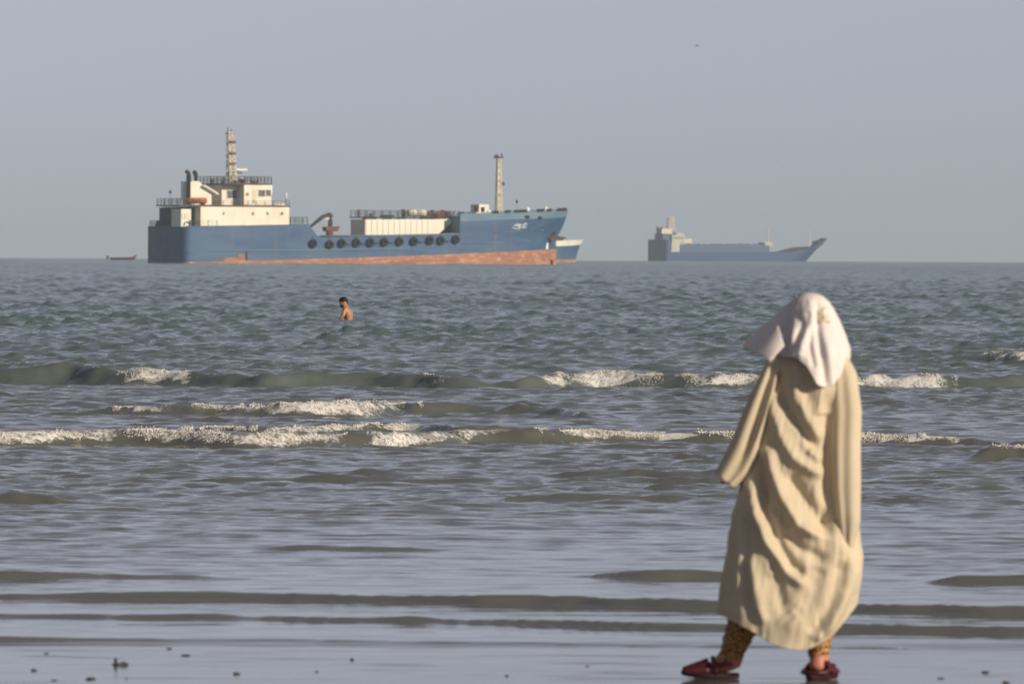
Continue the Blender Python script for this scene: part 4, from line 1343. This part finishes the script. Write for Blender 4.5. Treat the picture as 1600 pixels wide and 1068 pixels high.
# ---- person in the robe on the wet sand
FEET = on_level(1240, 1060)
K = (ray(1240, 1060).y / FEET.y)                 # photograph pixels per metre there
def q2(px, py, dy=0.0):
    """pixel -> local (x, y, z), dy metres nearer (-) or further (+)"""
    p = at_dist(px, py, FEET.y)
    return Vector((p.x - FEET.x, dy, p.z))
def person_robe():
    J, E = {}, []
    def j(n, px, py, dy, r, r2=None):
        v = q2(px, py, dy)
        J[n] = (v.x, v.y, v.z, r, r2 or r)
    j('pelvis', 1244, 745, 0, .13, .10)
    j('waist', 1250, 690, 0, .11, .09)
    j('chest', 1258, 615, .01, .13, .09)
    j('neckbase', 1263, 557, .03, .06)
    j('neck', 1266, 530, .05, .045)
    j('head', 1268, 500, .06, .075, .085)
    j('crown', 1268, 478, .07, .062, .07)
    j('nose', 1266, 503, .165, .016)
    E += [('pelvis', 'waist'), ('waist', 'chest'), ('chest', 'neckbase'), ('neckbase', 'neck'), ('neck', 'head'), ('head', 'crown'), ('head', 'nose')]
    for s, pts in (('L', [(1222, 575, .0), (1180, 668, -.02), (1160, 708, -.03)]), ('R', [(1312, 578, .0), (1318, 690, -.10), (1318, 800, -.10)])):
        j(s + 'sh', pts[0][0], pts[0][1], pts[0][2], .05)
        j(s + 'el', pts[1][0], pts[1][1], pts[1][2], .036)
        j(s + 'wr', pts[2][0], pts[2][1], pts[2][2], .025)
        E += [('chest', s + 'sh'), (s + 'sh', s + 'el'), (s + 'el', s + 'wr')]
        a, b = Vector(J[s + 'el'][:3]), Vector(J[s + 'wr'][:3])
        add_hand(J, E, s + 'wr', b, b - a, (0, -1, 0), s, .92)
    # left foot seen from the side, toes to the left; right foot seen from behind, toes away
    j('Lhip', 1222, 775, 0, .085); j('Lkn', 1186, 885, .0, .055); j('Lcalf', 1168, 940, -.01, .052); j('Lan', 1144, 1028, 0, .036)
    j('Lheel', 1148, 1047, .01, .032); j('Lball', 1102, 1050, -.004, .028, .024); j('Ltoe', 1080, 1053, -.010, .018)
    j('Rhip', 1266, 775, 0, .085); j('Rkn', 1280, 885, .02, .055); j('Rcalf', 1282, 945, .02, .050); j('Ran', 1279, 1022, 0, .034)
    j('Rheel', 1275, 1049, -.035, .036, .034); j('Rball', 1288, 1051, .10, .036, .026); j('Rtoe', 1294, 1053, .17, .024)
    for s in 'LR':
        E += [('pelvis', s + 'hip'), (s + 'hip', s + 'kn'), (s + 'kn', s + 'calf'), (s + 'calf', s + 'an'), (s + 'an', s + 'heel'), (s + 'an', s + 'ball'), (s + 'ball', s + 'toe')]
    body = skin_body('person', J, E, M['footskin'], 'pelvis')
    body.location = FEET
    tag(body, 'person in long beige robe and pale headscarf, standing on wet sand, back turned', 'person')

    # leggings: tapered loose tubes
    for pts in ([(1176, 930, 0, .080), (1170, 955, 0, .076), (1161, 978, -.005, .070), (1151, 1002, -.005, .061), (1144, 1020, 0, .052), (1142, 1030, 0, .047)],
                [(1287, 930, .02, .070), (1286, 960, .02, .062), (1283, 985, .015, .054), (1281, 1005, .005, .047), (1279, 1023, -.005, .041)]):
        mb = MB()
        ctr = [q2(a, b, c) for a, b, c, r in pts]
        rows_ = []
        n = 22
        for i in range(31):
            f = i / 30 * (len(pts) - 1)
            k = min(int(f), len(pts) - 2); g = f - k
            c = ctr[k].lerp(ctr[k + 1], g); r_ = pts[k][3] * (1 - g) + pts[k + 1][3] * g
            rows_.append([c + Vector((math.cos(a), math.sin(a) * .95, .12 * math.cos(a))) * (r_ * (1 + .05 * math.sin(i * 1.7 + 2 * a) + .035 * math.sin(5 * a + i * .4)))
                          for a in [2 * math.pi * t_ / n for t_ in range(n)]])
        mb.grid(rows_, True)
        mb.build('legging', M['leggings'], body, True)

    # sandals
    def sandal(cx, cy, ang, ln, wd, hl=.060):
        c = q2(cx, cy, 0)
        c.z = 0.0
        d = Vector((math.cos(ang), math.sin(ang), 0)); s = Vector((-d.y, d.x, 0))
        n = 28
        out = []
        for i in range(n):
            a = 2 * math.pi * i / n
            x = math.cos(a) * ln / 2
            w_ = wd / 2 * (1.0 + .16 * math.cos(a) - .12 * math.cos(2 * a))
            out.append((x, math.sin(a) * w_))
        mb = MB()
        lay = []
        for z, k in ((0.001, .95), (.008, 1.0), (.020, 1.0), (.024, .94)):
            lay.append([c + d * (x * k) + s * (y * k) + Vector((0, 0, z + max(0, x / ln) ** 2 * .05)) for x, y in out])
        mb.grid(lay, True)
        mb.add(lay[-1], [tuple(range(n))]); mb.add(lay[0], [tuple(range(n - 1, -1, -1))])
        so = mb.build('sandal', M['sole'], body, True)
        up_ = MB()
        rows_ = []
        for i in range(9):                                # vamp over the toes and instep
            f = i / 8
            x = ln * (.47 - .42 * f)
            hgt = .026 + .036 * f
            w_ = wd * (.36 + .16 * f)
            rows_.append([c + d * x + s * (w_ * math.cos(b)) + Vector((0, 0, .022 + hgt * math.sin(b))) for b in [math.pi * t_ / 12 for t_ in range(13)]])
        up_.grid(rows_)
        uo = up_.build('vamp', M['sandal'], so, True)
        sm = uo.modifiers.new('thick', 'SOLIDIFY'); sm.thickness = .006
        st_ = MB()
        st_.tube([c + d * (ln * .04) + s * (wd * .5) + Vector((0, 0, .055)), c - d * (ln * .3) + s * (wd * .48) + Vector((0, 0, hl)), c - d * (ln * .47) + Vector((0, 0, hl * .9)),
                  c - d * (ln * .3) - s * (wd * .48) + Vector((0, 0, hl)), c + d * (ln * .04) - s * (wd * .5) + Vector((0, 0, .055))], .011, 6)
        st_.build('heel_strap', M['sandal'], so, True)
        st2 = MB()
        st2.tube([c - d * (ln * .05) + s * (wd * .5) + Vector((0, 0, .02)), c - d * (ln * .10) + s * (wd * .44) + Vector((0, 0, .055)), c - d * (ln * .04) + Vector((0, 0, .082)),
                  c - d * (ln * .10) - s * (wd * .44) + Vector((0, 0, .055)), c - d * (ln * .05) - s * (wd * .5) + Vector((0, 0, .02))], .011, 6)
        st2.build('ankle_strap', M['sandal'], so, True)
    sandal(1110, 1056, math.pi + .10, .235, .088)
    sandal(1283, 1056, math.pi / 2 - .42, .245, .100, .030)

    # robe
    lf = np.array([(535, 1240), (545, 1222), (556, 1208), (575, 1201), (600, 1197), (650, 1188), (700, 1175), (760, 1157), (800, 1146), (860, 1138), (920, 1126), (955, 1122), (1030, 1128)], float)
    rf = np.array([(535, 1290), (545, 1308), (556, 1318), (575, 1326), (600, 1331), (650, 1334), (700, 1333), (760, 1335), (830, 1343), (870, 1348), (900, 1347), (935, 1342), (975, 1333), (1030, 1318)], float)
    hem = np.array([(1100, 952), (1122, 955), (1145, 968), (1185, 986), (1210, 1003), (1250, 1013), (1280, 1008), (1310, 987), (1335, 947), (1350, 925), (1370, 915)], float)
    RIDGE = [([(1203, 600), (1208, 650), (1222, 686), (1238, 714), (1269, 734), (1293, 738)], .026, 8), ([(1196, 690), (1204, 730), (1220, 774), (1246, 818), (1293, 842)], .030, 8),
             ([(1170, 730), (1180, 797), (1196, 840), (1228, 886), (1262, 918)], .030, 8), ([(1150, 790), (1156, 836), (1155, 890), (1150, 930)], .020, 7),
             ([(1169, 860), (1178, 905), (1184, 945), (1196, 975)], .020, 8), ([(1236, 600), (1256, 649), (1284, 690)], .022, 10), ([(1282, 600), (1284, 650)], .02, 14),
             ([(1290, 760), (1306, 850), (1300, 920), (1272, 985)], .018, 12), ([(1316, 840), (1326, 890), (1306, 950), (1284, 995)], .022, 9),
             ([(1228, 948), (1252, 975), (1280, 970)], .016, 18), ([(1334, 800), (1340, 870), (1334, 930)], .014, 6), ([(1338, 850), (1324, 920), (1290, 975), (1268, 1000)], .022, 9), ([(1142, 820), (1138, 880), (1132, 940)], .016, 6),
             ([(1186, 600), (1178, 690), (1160, 790)], .012, 6), ([(1262, 700), (1280, 722)], .012, 6), ([(1236, 660), (1262, 700), (1290, 715)], .012, 6)]
    VALLEY = [([(1186, 700), (1191, 790), (1207, 832), (1237, 886), (1258, 900)], -.030, 8), ([(1226, 736), (1266, 792), (1290, 822)], -.030, 10),
              ([(1218, 826), (1250, 856), (1290, 872)], -.022, 8), ([(1208, 576), (1222, 625), (1252, 680), (1285, 708)], -.024, 9),
              ([(1292, 600), (1290, 700), (1292, 800), (1290, 840)], -.034, 9), ([(1163, 800), (1166, 850), (1164, 900), (1170, 960)], -.020, 6),
              ([(1314, 870), (1296, 945), (1262, 990)], -.026, 9), ([(1280, 880), (1262, 930), (1236, 955)], -.012, 12), ([(1206, 890), (1220, 940), (1240, 965)], -.016, 10), ([(1142, 850), (1140, 920)], -.012, 6),
              ([(1190, 760), (1210, 800)], -.012, 6)]
    def seg_d(px, py, line_):
        best = np.full(px.shape, 1e9); tt_ = np.zeros(px.shape)
        n = len(line_) - 1
        for i in range(n):
            ax, ay = line_[i]; bx, by = line_[i + 1]
            dx, dy = bx - ax, by - ay
            t = np.clip(((px - ax) * dx + (py - ay) * dy) / (dx * dx + dy * dy), 0, 1)
            d = np.hypot(px - ax - t * dx, py - ay - t * dy)
            b = d < best
            best = np.where(b, d, best); tt_ = np.where(b, (i + t) / n, tt_)
        return best, tt_
    NT, NV = 260, 300
    th = np.linspace(0, 2 * np.pi, NT, endpoint=False)
    vv = np.linspace(0, 1, NV)
    # first pass: column x from a mid radius, to find each column's hem
    TH, VV = np.meshgrid(th, vv)
    cx0 = np.interp(950, lf[:, 0], lf[:, 1]); cx1 = np.interp(950, rf[:, 0], rf[:, 1])
    hx_ = (cx0 + cx1) / 2 + (cx1 - cx0) / 2 * np.cos(th)
    hy_ = np.interp(hx_, hem[:, 0], hem[:, 1])
    hy_ = sum(np.interp(hx_ + q, hem[:, 0], hem[:, 1]) for q in (-16, -8, 0, 8, 16)) / 5
    hy_ = hy_ - np.where(np.sin(th) < 0, 0, 14 * np.sin(th))
    PYY = 535 + (hy_[None, :] - 535) * VV
    l_ = np.interp(PYY, lf[:, 0], lf[:, 1]); r_ = np.interp(PYY, rf[:, 0], rf[:, 1])
    cc, aa = (l_ + r_) / 2, (r_ - l_) / 2
    ct_, st_ = np.cos(TH), np.sin(TH)
    PXX = cc + aa * np.sign(ct_) * np.abs(ct_) ** .92
    bdep = np.interp(PYY, [535, 548, 575, 650, 760, 900, 1010], [.05, .095, .125, .15, .17, .20, .205])
    YYY = bdep * np.sign(st_) * np.abs(st_) ** .85
    back = st_ < 0.05
    disp = np.zeros_like(PXX)
    for ln, am, w_ in RIDGE + VALLEY:
        d, t = seg_d(PXX, PYY, ln)
        fade = sstep(0, .12, t) * (1 - sstep(.85, 1.0, t)) * .85 + .15
        disp += np.where(back, am * 1.08 * np.exp(-(d / (w_ * 1.15)) ** 2) * fade, 0)
    disp += .007 * (fbm(TH * 7, VV * 3, 501, 3) - .5) + .006 * (fbm(TH * 16 + VV * 6, VV * 5, 502, 3) - .5)
    disp += np.where(back, .011, .006) * (1 - .6 * sstep(900, 980, PYY)) * (np.abs(fbm(PXX * .050 + PYY * .012, PYY * .016 - PXX * .018, 511, 3) - .5) * -2 + .3) * sstep(.03, .2, VV)
    disp += .020 * np.sin(TH * 9 + 2.2 * VV + 1.0) * sstep(.35, 1, VV) * np.where(back, .18, 1.0)
    disp *= sstep(0.0, 0.06, VV)
    edge = np.abs(st_)
    P0 = np.zeros(PXX.shape + (3,))
    o0 = q2(1240, 700); ex = q2(1340, 700) - o0; ez = q2(1240, 800) - o0
    P0[..., 0] = o0.x + (PXX - 1240) / 100 * ex.x
    P0[..., 2] = o0.z + (PYY - 700) / 100 * ez.z
    P0[..., 1] = YYY
    P0[..., 0] += disp * ct_ * .45
    P0[..., 1] += disp * st_ * 1.0
    ii_ = (np.arange(NV - 1)[:, None] * NT + np.arange(NT)[None, :])
    jj_ = (np.arange(NV - 1)[:, None] * NT + (np.arange(NT)[None, :] + 1) % NT)
    Fq_ = np.stack([ii_.ravel(), ii_.ravel() + NT, jj_.ravel() + NT, jj_.ravel()], 1)
    robe = bpy.data.objects.new('robe', np_mesh('robe', P0.reshape(-1, 3), Fq_, M['robe']))
    col.objects.link(robe); robe.parent = body
    sm = robe.modifiers.new('thick', 'SOLIDIFY'); sm.thickness = .004; sm.offset = -1

    # sleeves: lofted between left and right edges
    def sleeve(name, left, right, dep, off, folds, n=40, m=44, cut=None):
        left, right = np.array(left, float), np.array(right, float)
        rows_ = []
        for i in range(n):
            f = i / (n - 1)
            k = f * (len(left) - 1); k0_ = min(int(k), len(left) - 2); g = k - k0_
            a = left[k0_] * (1 - g) + left[k0_ + 1] * g; b = right[k0_] * (1 - g) + right[k0_ + 1] * g
            dd = np.interp(f, [0, 1], dep); of = np.interp(f, np.linspace(0, 1, len(off)), off)
            row = []
            for t_ in range(m):
                an = 2 * math.pi * t_ / m
                c_, s_ = math.cos(an), math.sin(an)
                w_ = .5 + .5 * (np.sign(c_) * abs(c_) ** .9)
                p = a * (1 - w_) + b * w_
                y = off and of + dd * np.sign(s_) * abs(s_) ** .8
                dz = 0.0
                for (w0, am, sg) in folds:
                    w0_ = w0[0] * (1 - f) + w0[1] * f
                    dz += am * math.exp(-((w_ - w0_) / sg) ** 2) * min(1, f * 4 + .2)
                v = q2(p[0], p[1], 0)
                row.append((v.x, y + (-dz if s_ < 0 else dz * .6), v.z))
            rows_.append(row)
        mb = MB().grid(rows_, True)
        o = mb.build(name, M['robe'], body, True)
        sm_ = o.modifiers.new('thick', 'SOLIDIFY'); sm_.thickness = .004
        return o
    sleeve('sleeve', [(1203, 553), (1190, 578), (1170, 620), (1155, 655), (1141, 690), (1128, 715), (1116, 738)],
           [(1222, 562), (1214, 600), (1203, 650), (1194, 686), (1184, 718), (1170, 742), (1146, 764)], (.06, .05), (-.02, -.04, -.055, -.06),
           [((.80, .74), .024, .15), ((.15, .35), .012, .22), ((.5, .58), -.014, .14), ((.95, .5), .008, .07)])
    sleeve('sleeve', [(1290, 556), (1294, 590), (1297, 640), (1297, 700), (1299, 760), (1306, 815), (1318, 862)],
           [(1322, 552), (1338, 582), (1345, 640), (1343, 700), (1343, 760), (1342, 815), (1330, 862)], (.06, .03), (-.02, -.06, -.10, -.13, -.14, -.10),
           [((.25, .15), .010, .22), ((.7, .6), .009, .22), ((.5, .3), -.006, .12)])

    # headscarf: a draped shell over the head and a loose corner blown out to the left
    lfs = np.array([(457, 1262), (459, 1254), (463, 1246), (470, 1239), (482, 1233), (500, 1228), (525, 1222), (560, 1212), (610, 1206)], float)
    rfs = np.array([(457, 1268), (459, 1278), (463, 1286), (470, 1294), (482, 1302), (500, 1312), (520, 1320), (545, 1327), (570, 1325), (610, 1316)], float)
    hems = np.array([(1205, 560), (1217, 559), (1230, 556), (1246, 558), (1262, 572), (1272, 586), (1281, 599), (1292, 603), (1304, 600), (1316, 588), (1324, 562), (1332, 550)], float)
    NT2, NV2 = 160, 110
    TH, VV = np.meshgrid(np.linspace(0, 2 * np.pi, NT2, endpoint=False), np.linspace(0, 1, NV2))
    hx_ = (1217 + 1325) / 2 + 54 * np.cos(TH[0])
    hy_ = np.interp(hx_, hems[:, 0], hems[:, 1])
    hy_ = np.where(np.sin(TH[0]) > 0, hy_ * (1 - np.sin(TH[0])) + 556 * np.sin(TH[0]), hy_)
    PYY = 457.3 + (hy_[None] - 457.3) * VV ** 1.25
    l_ = np.interp(PYY, lfs[:, 0], lfs[:, 1]); r_ = np.interp(PYY, rfs[:, 0], rfs[:, 1])
    ct_, st_ = np.cos(TH), np.sin(TH)
    PXX = (l_ + r_) / 2 + (r_ - l_) / 2 * ct_
    bb = np.interp(PYY, [457.3, 459, 463, 470, 485, 510, 550, 605], [.008, .03, .055, .08, .105, .125, .17, .205])
    YYY = .045 * (1 - sstep(500, 570, PYY)) + bb * st_
    bk = st_ < .1
    dsp = np.zeros_like(PXX)
    for ln, am, w_ in [([(1262, 470), (1254, 500), (1236, 530), (1226, 552)], .016, 6), ([(1270, 468), (1266, 505), (1252, 535), (1248, 552)], .018, 6),
                       ([(1274, 470), (1276, 520), (1282, 560), (1288, 598)], -.020, 5.5), ([(1258, 490), (1246, 520), (1234, 548)], -.018, 5), ([(1286, 520), (1296, 560), (1298, 598)], .016, 8),
                       ([(1236, 472), (1230, 515), (1226, 552)], -.034, 5), ([(1240, 480), (1240, 520), (1237, 553)], .014, 5), ([(1306, 540), (1304, 570), (1308, 595)], -.012, 5), ([(1266, 500), (1262, 540), (1268, 568)], -.012, 5)]:
        d, t = seg_d(PXX, PYY, ln)
        dsp += np.where(bk, am * np.exp(-(d / w_) ** 2) * (.25 + .75 * sstep(0, .3, t)), 0)
    dsp += .008 * (fbm(TH * 5, VV * 4, 77, 3) - .5)
    dsp += .014 * np.sin(TH * 8) * sstep(.4, 1, VV) * np.where(bk, .15, 1)
    dsp *= sstep(.02, .2, VV)
    P1 = np.zeros(PXX.shape + (3,))
    P1[..., 0] = o0.x + (PXX - 1240) / 100 * ex.x + dsp * ct_ * .6
    P1[..., 2] = o0.z + (PYY - 700) / 100 * ez.z
    P1[..., 1] = YYY + dsp * st_
    ii_ = (np.arange(NV2 - 1)[:, None] * NT2 + np.arange(NT2)[None, :]).ravel()
    jj_ = (np.arange(NV2 - 1)[:, None] * NT2 + (np.arange(NT2)[None, :] + 1) % NT2).ravel()
    Fs = [np.stack([ii_, ii_ + NT2, jj_ + NT2, jj_], 1)]
    Vs = [P1.reshape(-1, 3)]
    base_n = NT2 * NV2
    def patch_grid(tl, tr, bl, br, bulge, n=26, wav=(.006, 2.0)):
        nonlocal base_n
        f = np.linspace(0, 1, n)
        U, W = np.meshgrid(f, f)
        def L3_(p):
            return np.array(q2(p[0], p[1], p[2]))
        P = (L3_(tl)[None, None] * ((1 - U) * (1 - W))[..., None] + L3_(tr)[None, None] * (U * (1 - W))[..., None] + L3_(bl)[None, None] * ((1 - U) * W)[..., None] + L3_(br)[None, None] * (U * W)[..., None])
        P[..., 1] -= bulge * np.sin(np.pi * U) * np.sin(np.pi * np.minimum(W * .5 + .25, 1)) + wav[0] * np.sin(wav[1] * np.pi * (U * 1.3 + .4 * W)) * W
        i_ = (np.arange(n - 1)[:, None] * n + np.arange(n - 1)[None]).ravel() + base_n
        Vs.append(P.reshape(-1, 3)); Fs.append(np.stack([i_, i_ + 1, i_ + n + 1, i_ + n], 1))
        base_n += n * n
    # loose corner: from the side of the head out to the left tip
    patch_grid((1247, 462, .07), (1236, 505, .04), (1160, 540, .10), (1192, 556, .02), .012)
    # corner edge turned up so that it faces the sun
    patch_grid((1215, 508, -.06), (1224, 540, -.12), (1183, 551, -.08), (1201, 564, -.15), .012, 18, (.004, 1.5))
    scarf = bpy.data.objects.new('headscarf', np_mesh('headscarf', np.concatenate(Vs), np.concatenate(Fs), M['scarf']))
    col.objects.link(scarf); scarf.parent = body
    sm = scarf.modifiers.new('thick', 'SOLIDIFY'); sm.thickness = .003
    # faded printed flower on the scarf, a thin appliqué of cloth following the shell
    return body, P1, PXX, PYY, st_
body, P1, PXX, PYY, ST1 = person_robe()
def scarf_print():
    mb = MB()
    flat, fx, fy = P1.reshape(-1, 3), PXX.ravel(), PYY.ravel()
    okm = ST1.ravel() < 0
    for (cx, cy, rx, ry) in ((1282, 487, 5, 3.5), (1290, 494, 4.5, 4), (1284, 500, 4.5, 3), (1294, 502, 3, 3), (1288, 481, 3.5, 2.5), (1280, 494, 2.5, 2.5)):
        ring = []
        for i in range(12):
            a = 2 * math.pi * i / 12
            w_ = 1 + .18 * math.sin(3 * a + cx)
            x, y = cx + rx * w_ * math.cos(a), cy + ry * w_ * math.sin(a)
            d = (fx - x) ** 2 + (fy - y) ** 2 + np.where(okm, 0, 1e6)
            p = flat[int(np.argmin(d))]
            v = q2(x, y, 0)
            ring.append((v.x, p[1] - .006, v.z))
        mb.add(ring, [tuple(range(12))])
    o = mb.build('printed_flower', M['print'], body)
    sm_ = o.modifiers.new('thick', 'SOLIDIFY'); sm_.thickness = .002
    bpy.data.objects['headscarf']
    o.parent = bpy.data.objects['headscarf']
scarf_print()

# ---- bather standing in the sea
def bather():
    D = 212.0
    w0 = at_dist(541, 497, D)
    J, E = {}, []
    wz = float(sea_z(np.array([w0.x]), np.array([D]))[0])
    k = F / D
    def j(n, px, py, dy, r, r2=None):
        J[n] = ((px - 541) / k, dy, (497 - py) / k, r, r2 or r)
    j('pelvis', 544, 512, .02, .15, .11); j('waist', 545, 500, .02, .14, .10); j('chest', 544, 490.5, .02, .185, .135); j('upper', 543, 485, .0, .145, .115)
    j('neck', 539.5, 480.5, -.01, .058); j('head', 537, 474.5, -.02, .085, .088); j('crown', 536.3, 469.5, -.02, .082, .085); j('chin', 533.2, 477.8, -.04, .045); j('nose', 530.6, 473.2, -.06, .017)
    j('ear', 538.5, 473.5, -.105, .016)
    E += [('pelvis', 'waist'), ('waist', 'chest'), ('chest', 'upper'), ('upper', 'neck'), ('neck', 'head'), ('head', 'crown'), ('head', 'chin'), ('head', 'nose'), ('head', 'ear')]
    for s, pts in (('L', [(539, 484.5, -.17), (536.5, 492, -.22), (532.5, 497.5, -.20)]), ('R', [(545, 485, .18), (544, 494, .22), (540, 501, .10)])):
        j(s + 'sh', *pts[0], .058); j(s + 'el', *pts[1], .046); j(s + 'wr', *pts[2], .030)
        E += [('upper', s + 'sh'), (s + 'sh', s + 'el'), (s + 'el', s + 'wr')]
        a, b = Vector(J[s + 'el'][:3]), Vector(J[s + 'wr'][:3])
        add_hand(J, E, s + 'wr', b, b - a, (0, -1, 0), s)
    for s, dy in (('L', -.09), ('R', .11)):
        j(s + 'hip', 544, 516, dy, .095); j(s + 'kn', 543, 542, dy, .062); j(s + 'an', 546, 568, dy, .045); j(s + 'toe', 536, 571, dy, .04, .03)
        E += [('pelvis', s + 'hip'), (s + 'hip', s + 'kn'), (s + 'kn', s + 'an'), (s + 'an', s + 'toe')]
    b = skin_body('person', J, E, M['skin'], 'pelvis')
    b.location = (w0.x, D, w0.z)
    tag(b, 'bare backed bather with black hair standing chest deep in the sea', 'person')
    def c(px, py, dy): return ((px - 541) / k, dy, (497 - py) / k)
    mb = MB().ball(c(536.6, 468.6, -.015), (.105, .105, .085), 14, 9).ball(c(539.6, 470.5, -.0), (.07, .095, .085), 12, 8).ball(c(532.9, 468.8, -.02), (.055, .085, .06), 12, 8)
    mb.build('hair', M['hair'], b, True)
    mb = MB().ball(c(533.4, 478.4, -.03), (.046, .064, .034), 12, 8).ball(c(535.6, 477.8, -.06), (.045, .045, .028), 12, 8)
    mb.build('beard', M['hair'], b, True)
    for dy in (-.085, .03):
        MB().ball(c(531.4, 471.6, dy), (.014, .014, .010), 8, 6).build('eye', M['black'], b, True)
    MB().ball(c(531.2, 475.6, -.03), (.012, .03, .008), 8, 6).build('mouth', M['rust'], b, True)
bather()

# ------------------------------------------------------------------ clumps of dark sand and weed on the wet beach
CL = [(73, 1020, 9, 5, 0, 'faint little sand clump high up near the left edge of the wet sand'),
      (53, 1047, 12, 8, 0, 'round dark sand clump nearest the left edge of the picture'),
      (85, 1062, 12, 4, 0, 'flat faint sand smear at the very bottom near the left edge'),
      (184, 1038, 25, 8, 1, 'largest dark sand clump with a stub standing up from it'),
      (142, 1060, 20, 9, 0, 'wide dark sand clump at the bottom, left of the one with the stub'),
      (198, 1060, 6, 4, 0, 'tiny speck on the sand below the clump with the stub'),
      (265, 1013, 11, 6, 0, 'small dark sand clump closest to the water edge at left'),
      (290, 1024, 18, 6, 0, 'low wide sand clump just below the one closest to the water'),
      (370, 1052, 13, 9, 0, 'roundish sand clump standing alone, right of the left hand cluster'),
      (550, 1030, 8, 7, 0, 'small lone dark pebble in the middle of the bare wet sand'),
      (495, 1049, 8, 5, 0, 'pale small clump lower left of the lone dark pebble'),
      (792, 1056, 8, 6, 0, 'small clump low on the sand, under the middle of the picture'),
      (918, 1040, 9, 4, 0, 'flat small clump left of the maroon sandals'),
      (1540, 1050, 16, 8, 0, 'dark sand clump right of the robed person, the upper of two'),
      (1572, 1066, 14, 9, 0, 'brownish sand clump at the bottom right corner'),
      (1470, 1059, 15, 5, 0, 'faint flat sand clump between the robed person and the right corner')]
for k_, (px, py, w_, h_, stub, lb) in enumerate(CL):
    p = on_level(px, py)
    kk = F / p.y
    rr = random.Random(k_)
    def lumpy(cx, cz, rx, ry, rz, mb):
        n0 = len(mb.v)
        mb.ball((cx, 0, cz), (rx, ry, rz), 14, 9)
        for i in range(n0, len(mb.v)):
            x, y, z = mb.v[i]
            f = 1 + .16 * math.sin(9 * x / rx * .5 + k_) * math.cos(7 * y / ry * .5 + 2 * k_) + rr.uniform(-.10, .10)
            mb.v[i] = (cx + (x - cx) * f, y * f, cz + (z - cz) * f)
    mb = MB()
    lumpy(0, h_ / kk * .12, w_ / kk * .40, w_ / kk * .7, h_ / kk * .26, mb)
    if stub:
        lumpy(-3 / kk, 7 / kk, 3.0 / kk, 3.0 / kk, 4.5 / kk, mb)
        lumpy(9 / kk, 2 / kk, 8 / kk, 6 / kk, 3 / kk, mb)
    o = mb.build('sand_clump', M['clump'], None, True, (p.x, p.y, float(sand_z(np.array([p.x]), np.array([p.y]))[0]) - .001))
    tag(o, lb, 'clump', 'dark clumps scattered on the wet sand')
# ------------------------------------------------------------------ haze
def haze():
    mb = MB().box(-9000, 9000, -300, 9600, -7.5, 36)
    mm = bpy.data.materials.new('haze')
    mm.use_nodes = True
    n, l = mm.node_tree.nodes, mm.node_tree.links
    n.remove(n['Principled BSDF'])
    pv = n.new('ShaderNodeVolumePrincipled')
    pv.inputs['Color'].default_value = HAZE_COL
    pv.inputs['Density'].default_value = HAZE_D
    pv.inputs['Anisotropy'].default_value = HAZE_G
    l.new(pv.outputs[0], n['Material Output'].inputs['Volume'])
    return tag(mb.build('haze', mm), 'thin grey sea haze', kind='stuff')
HAZE_COL = (0.74, 0.885, 1.0, 1)
HAZE_D = 0.000105
HAZE_G = 0.0
haze()
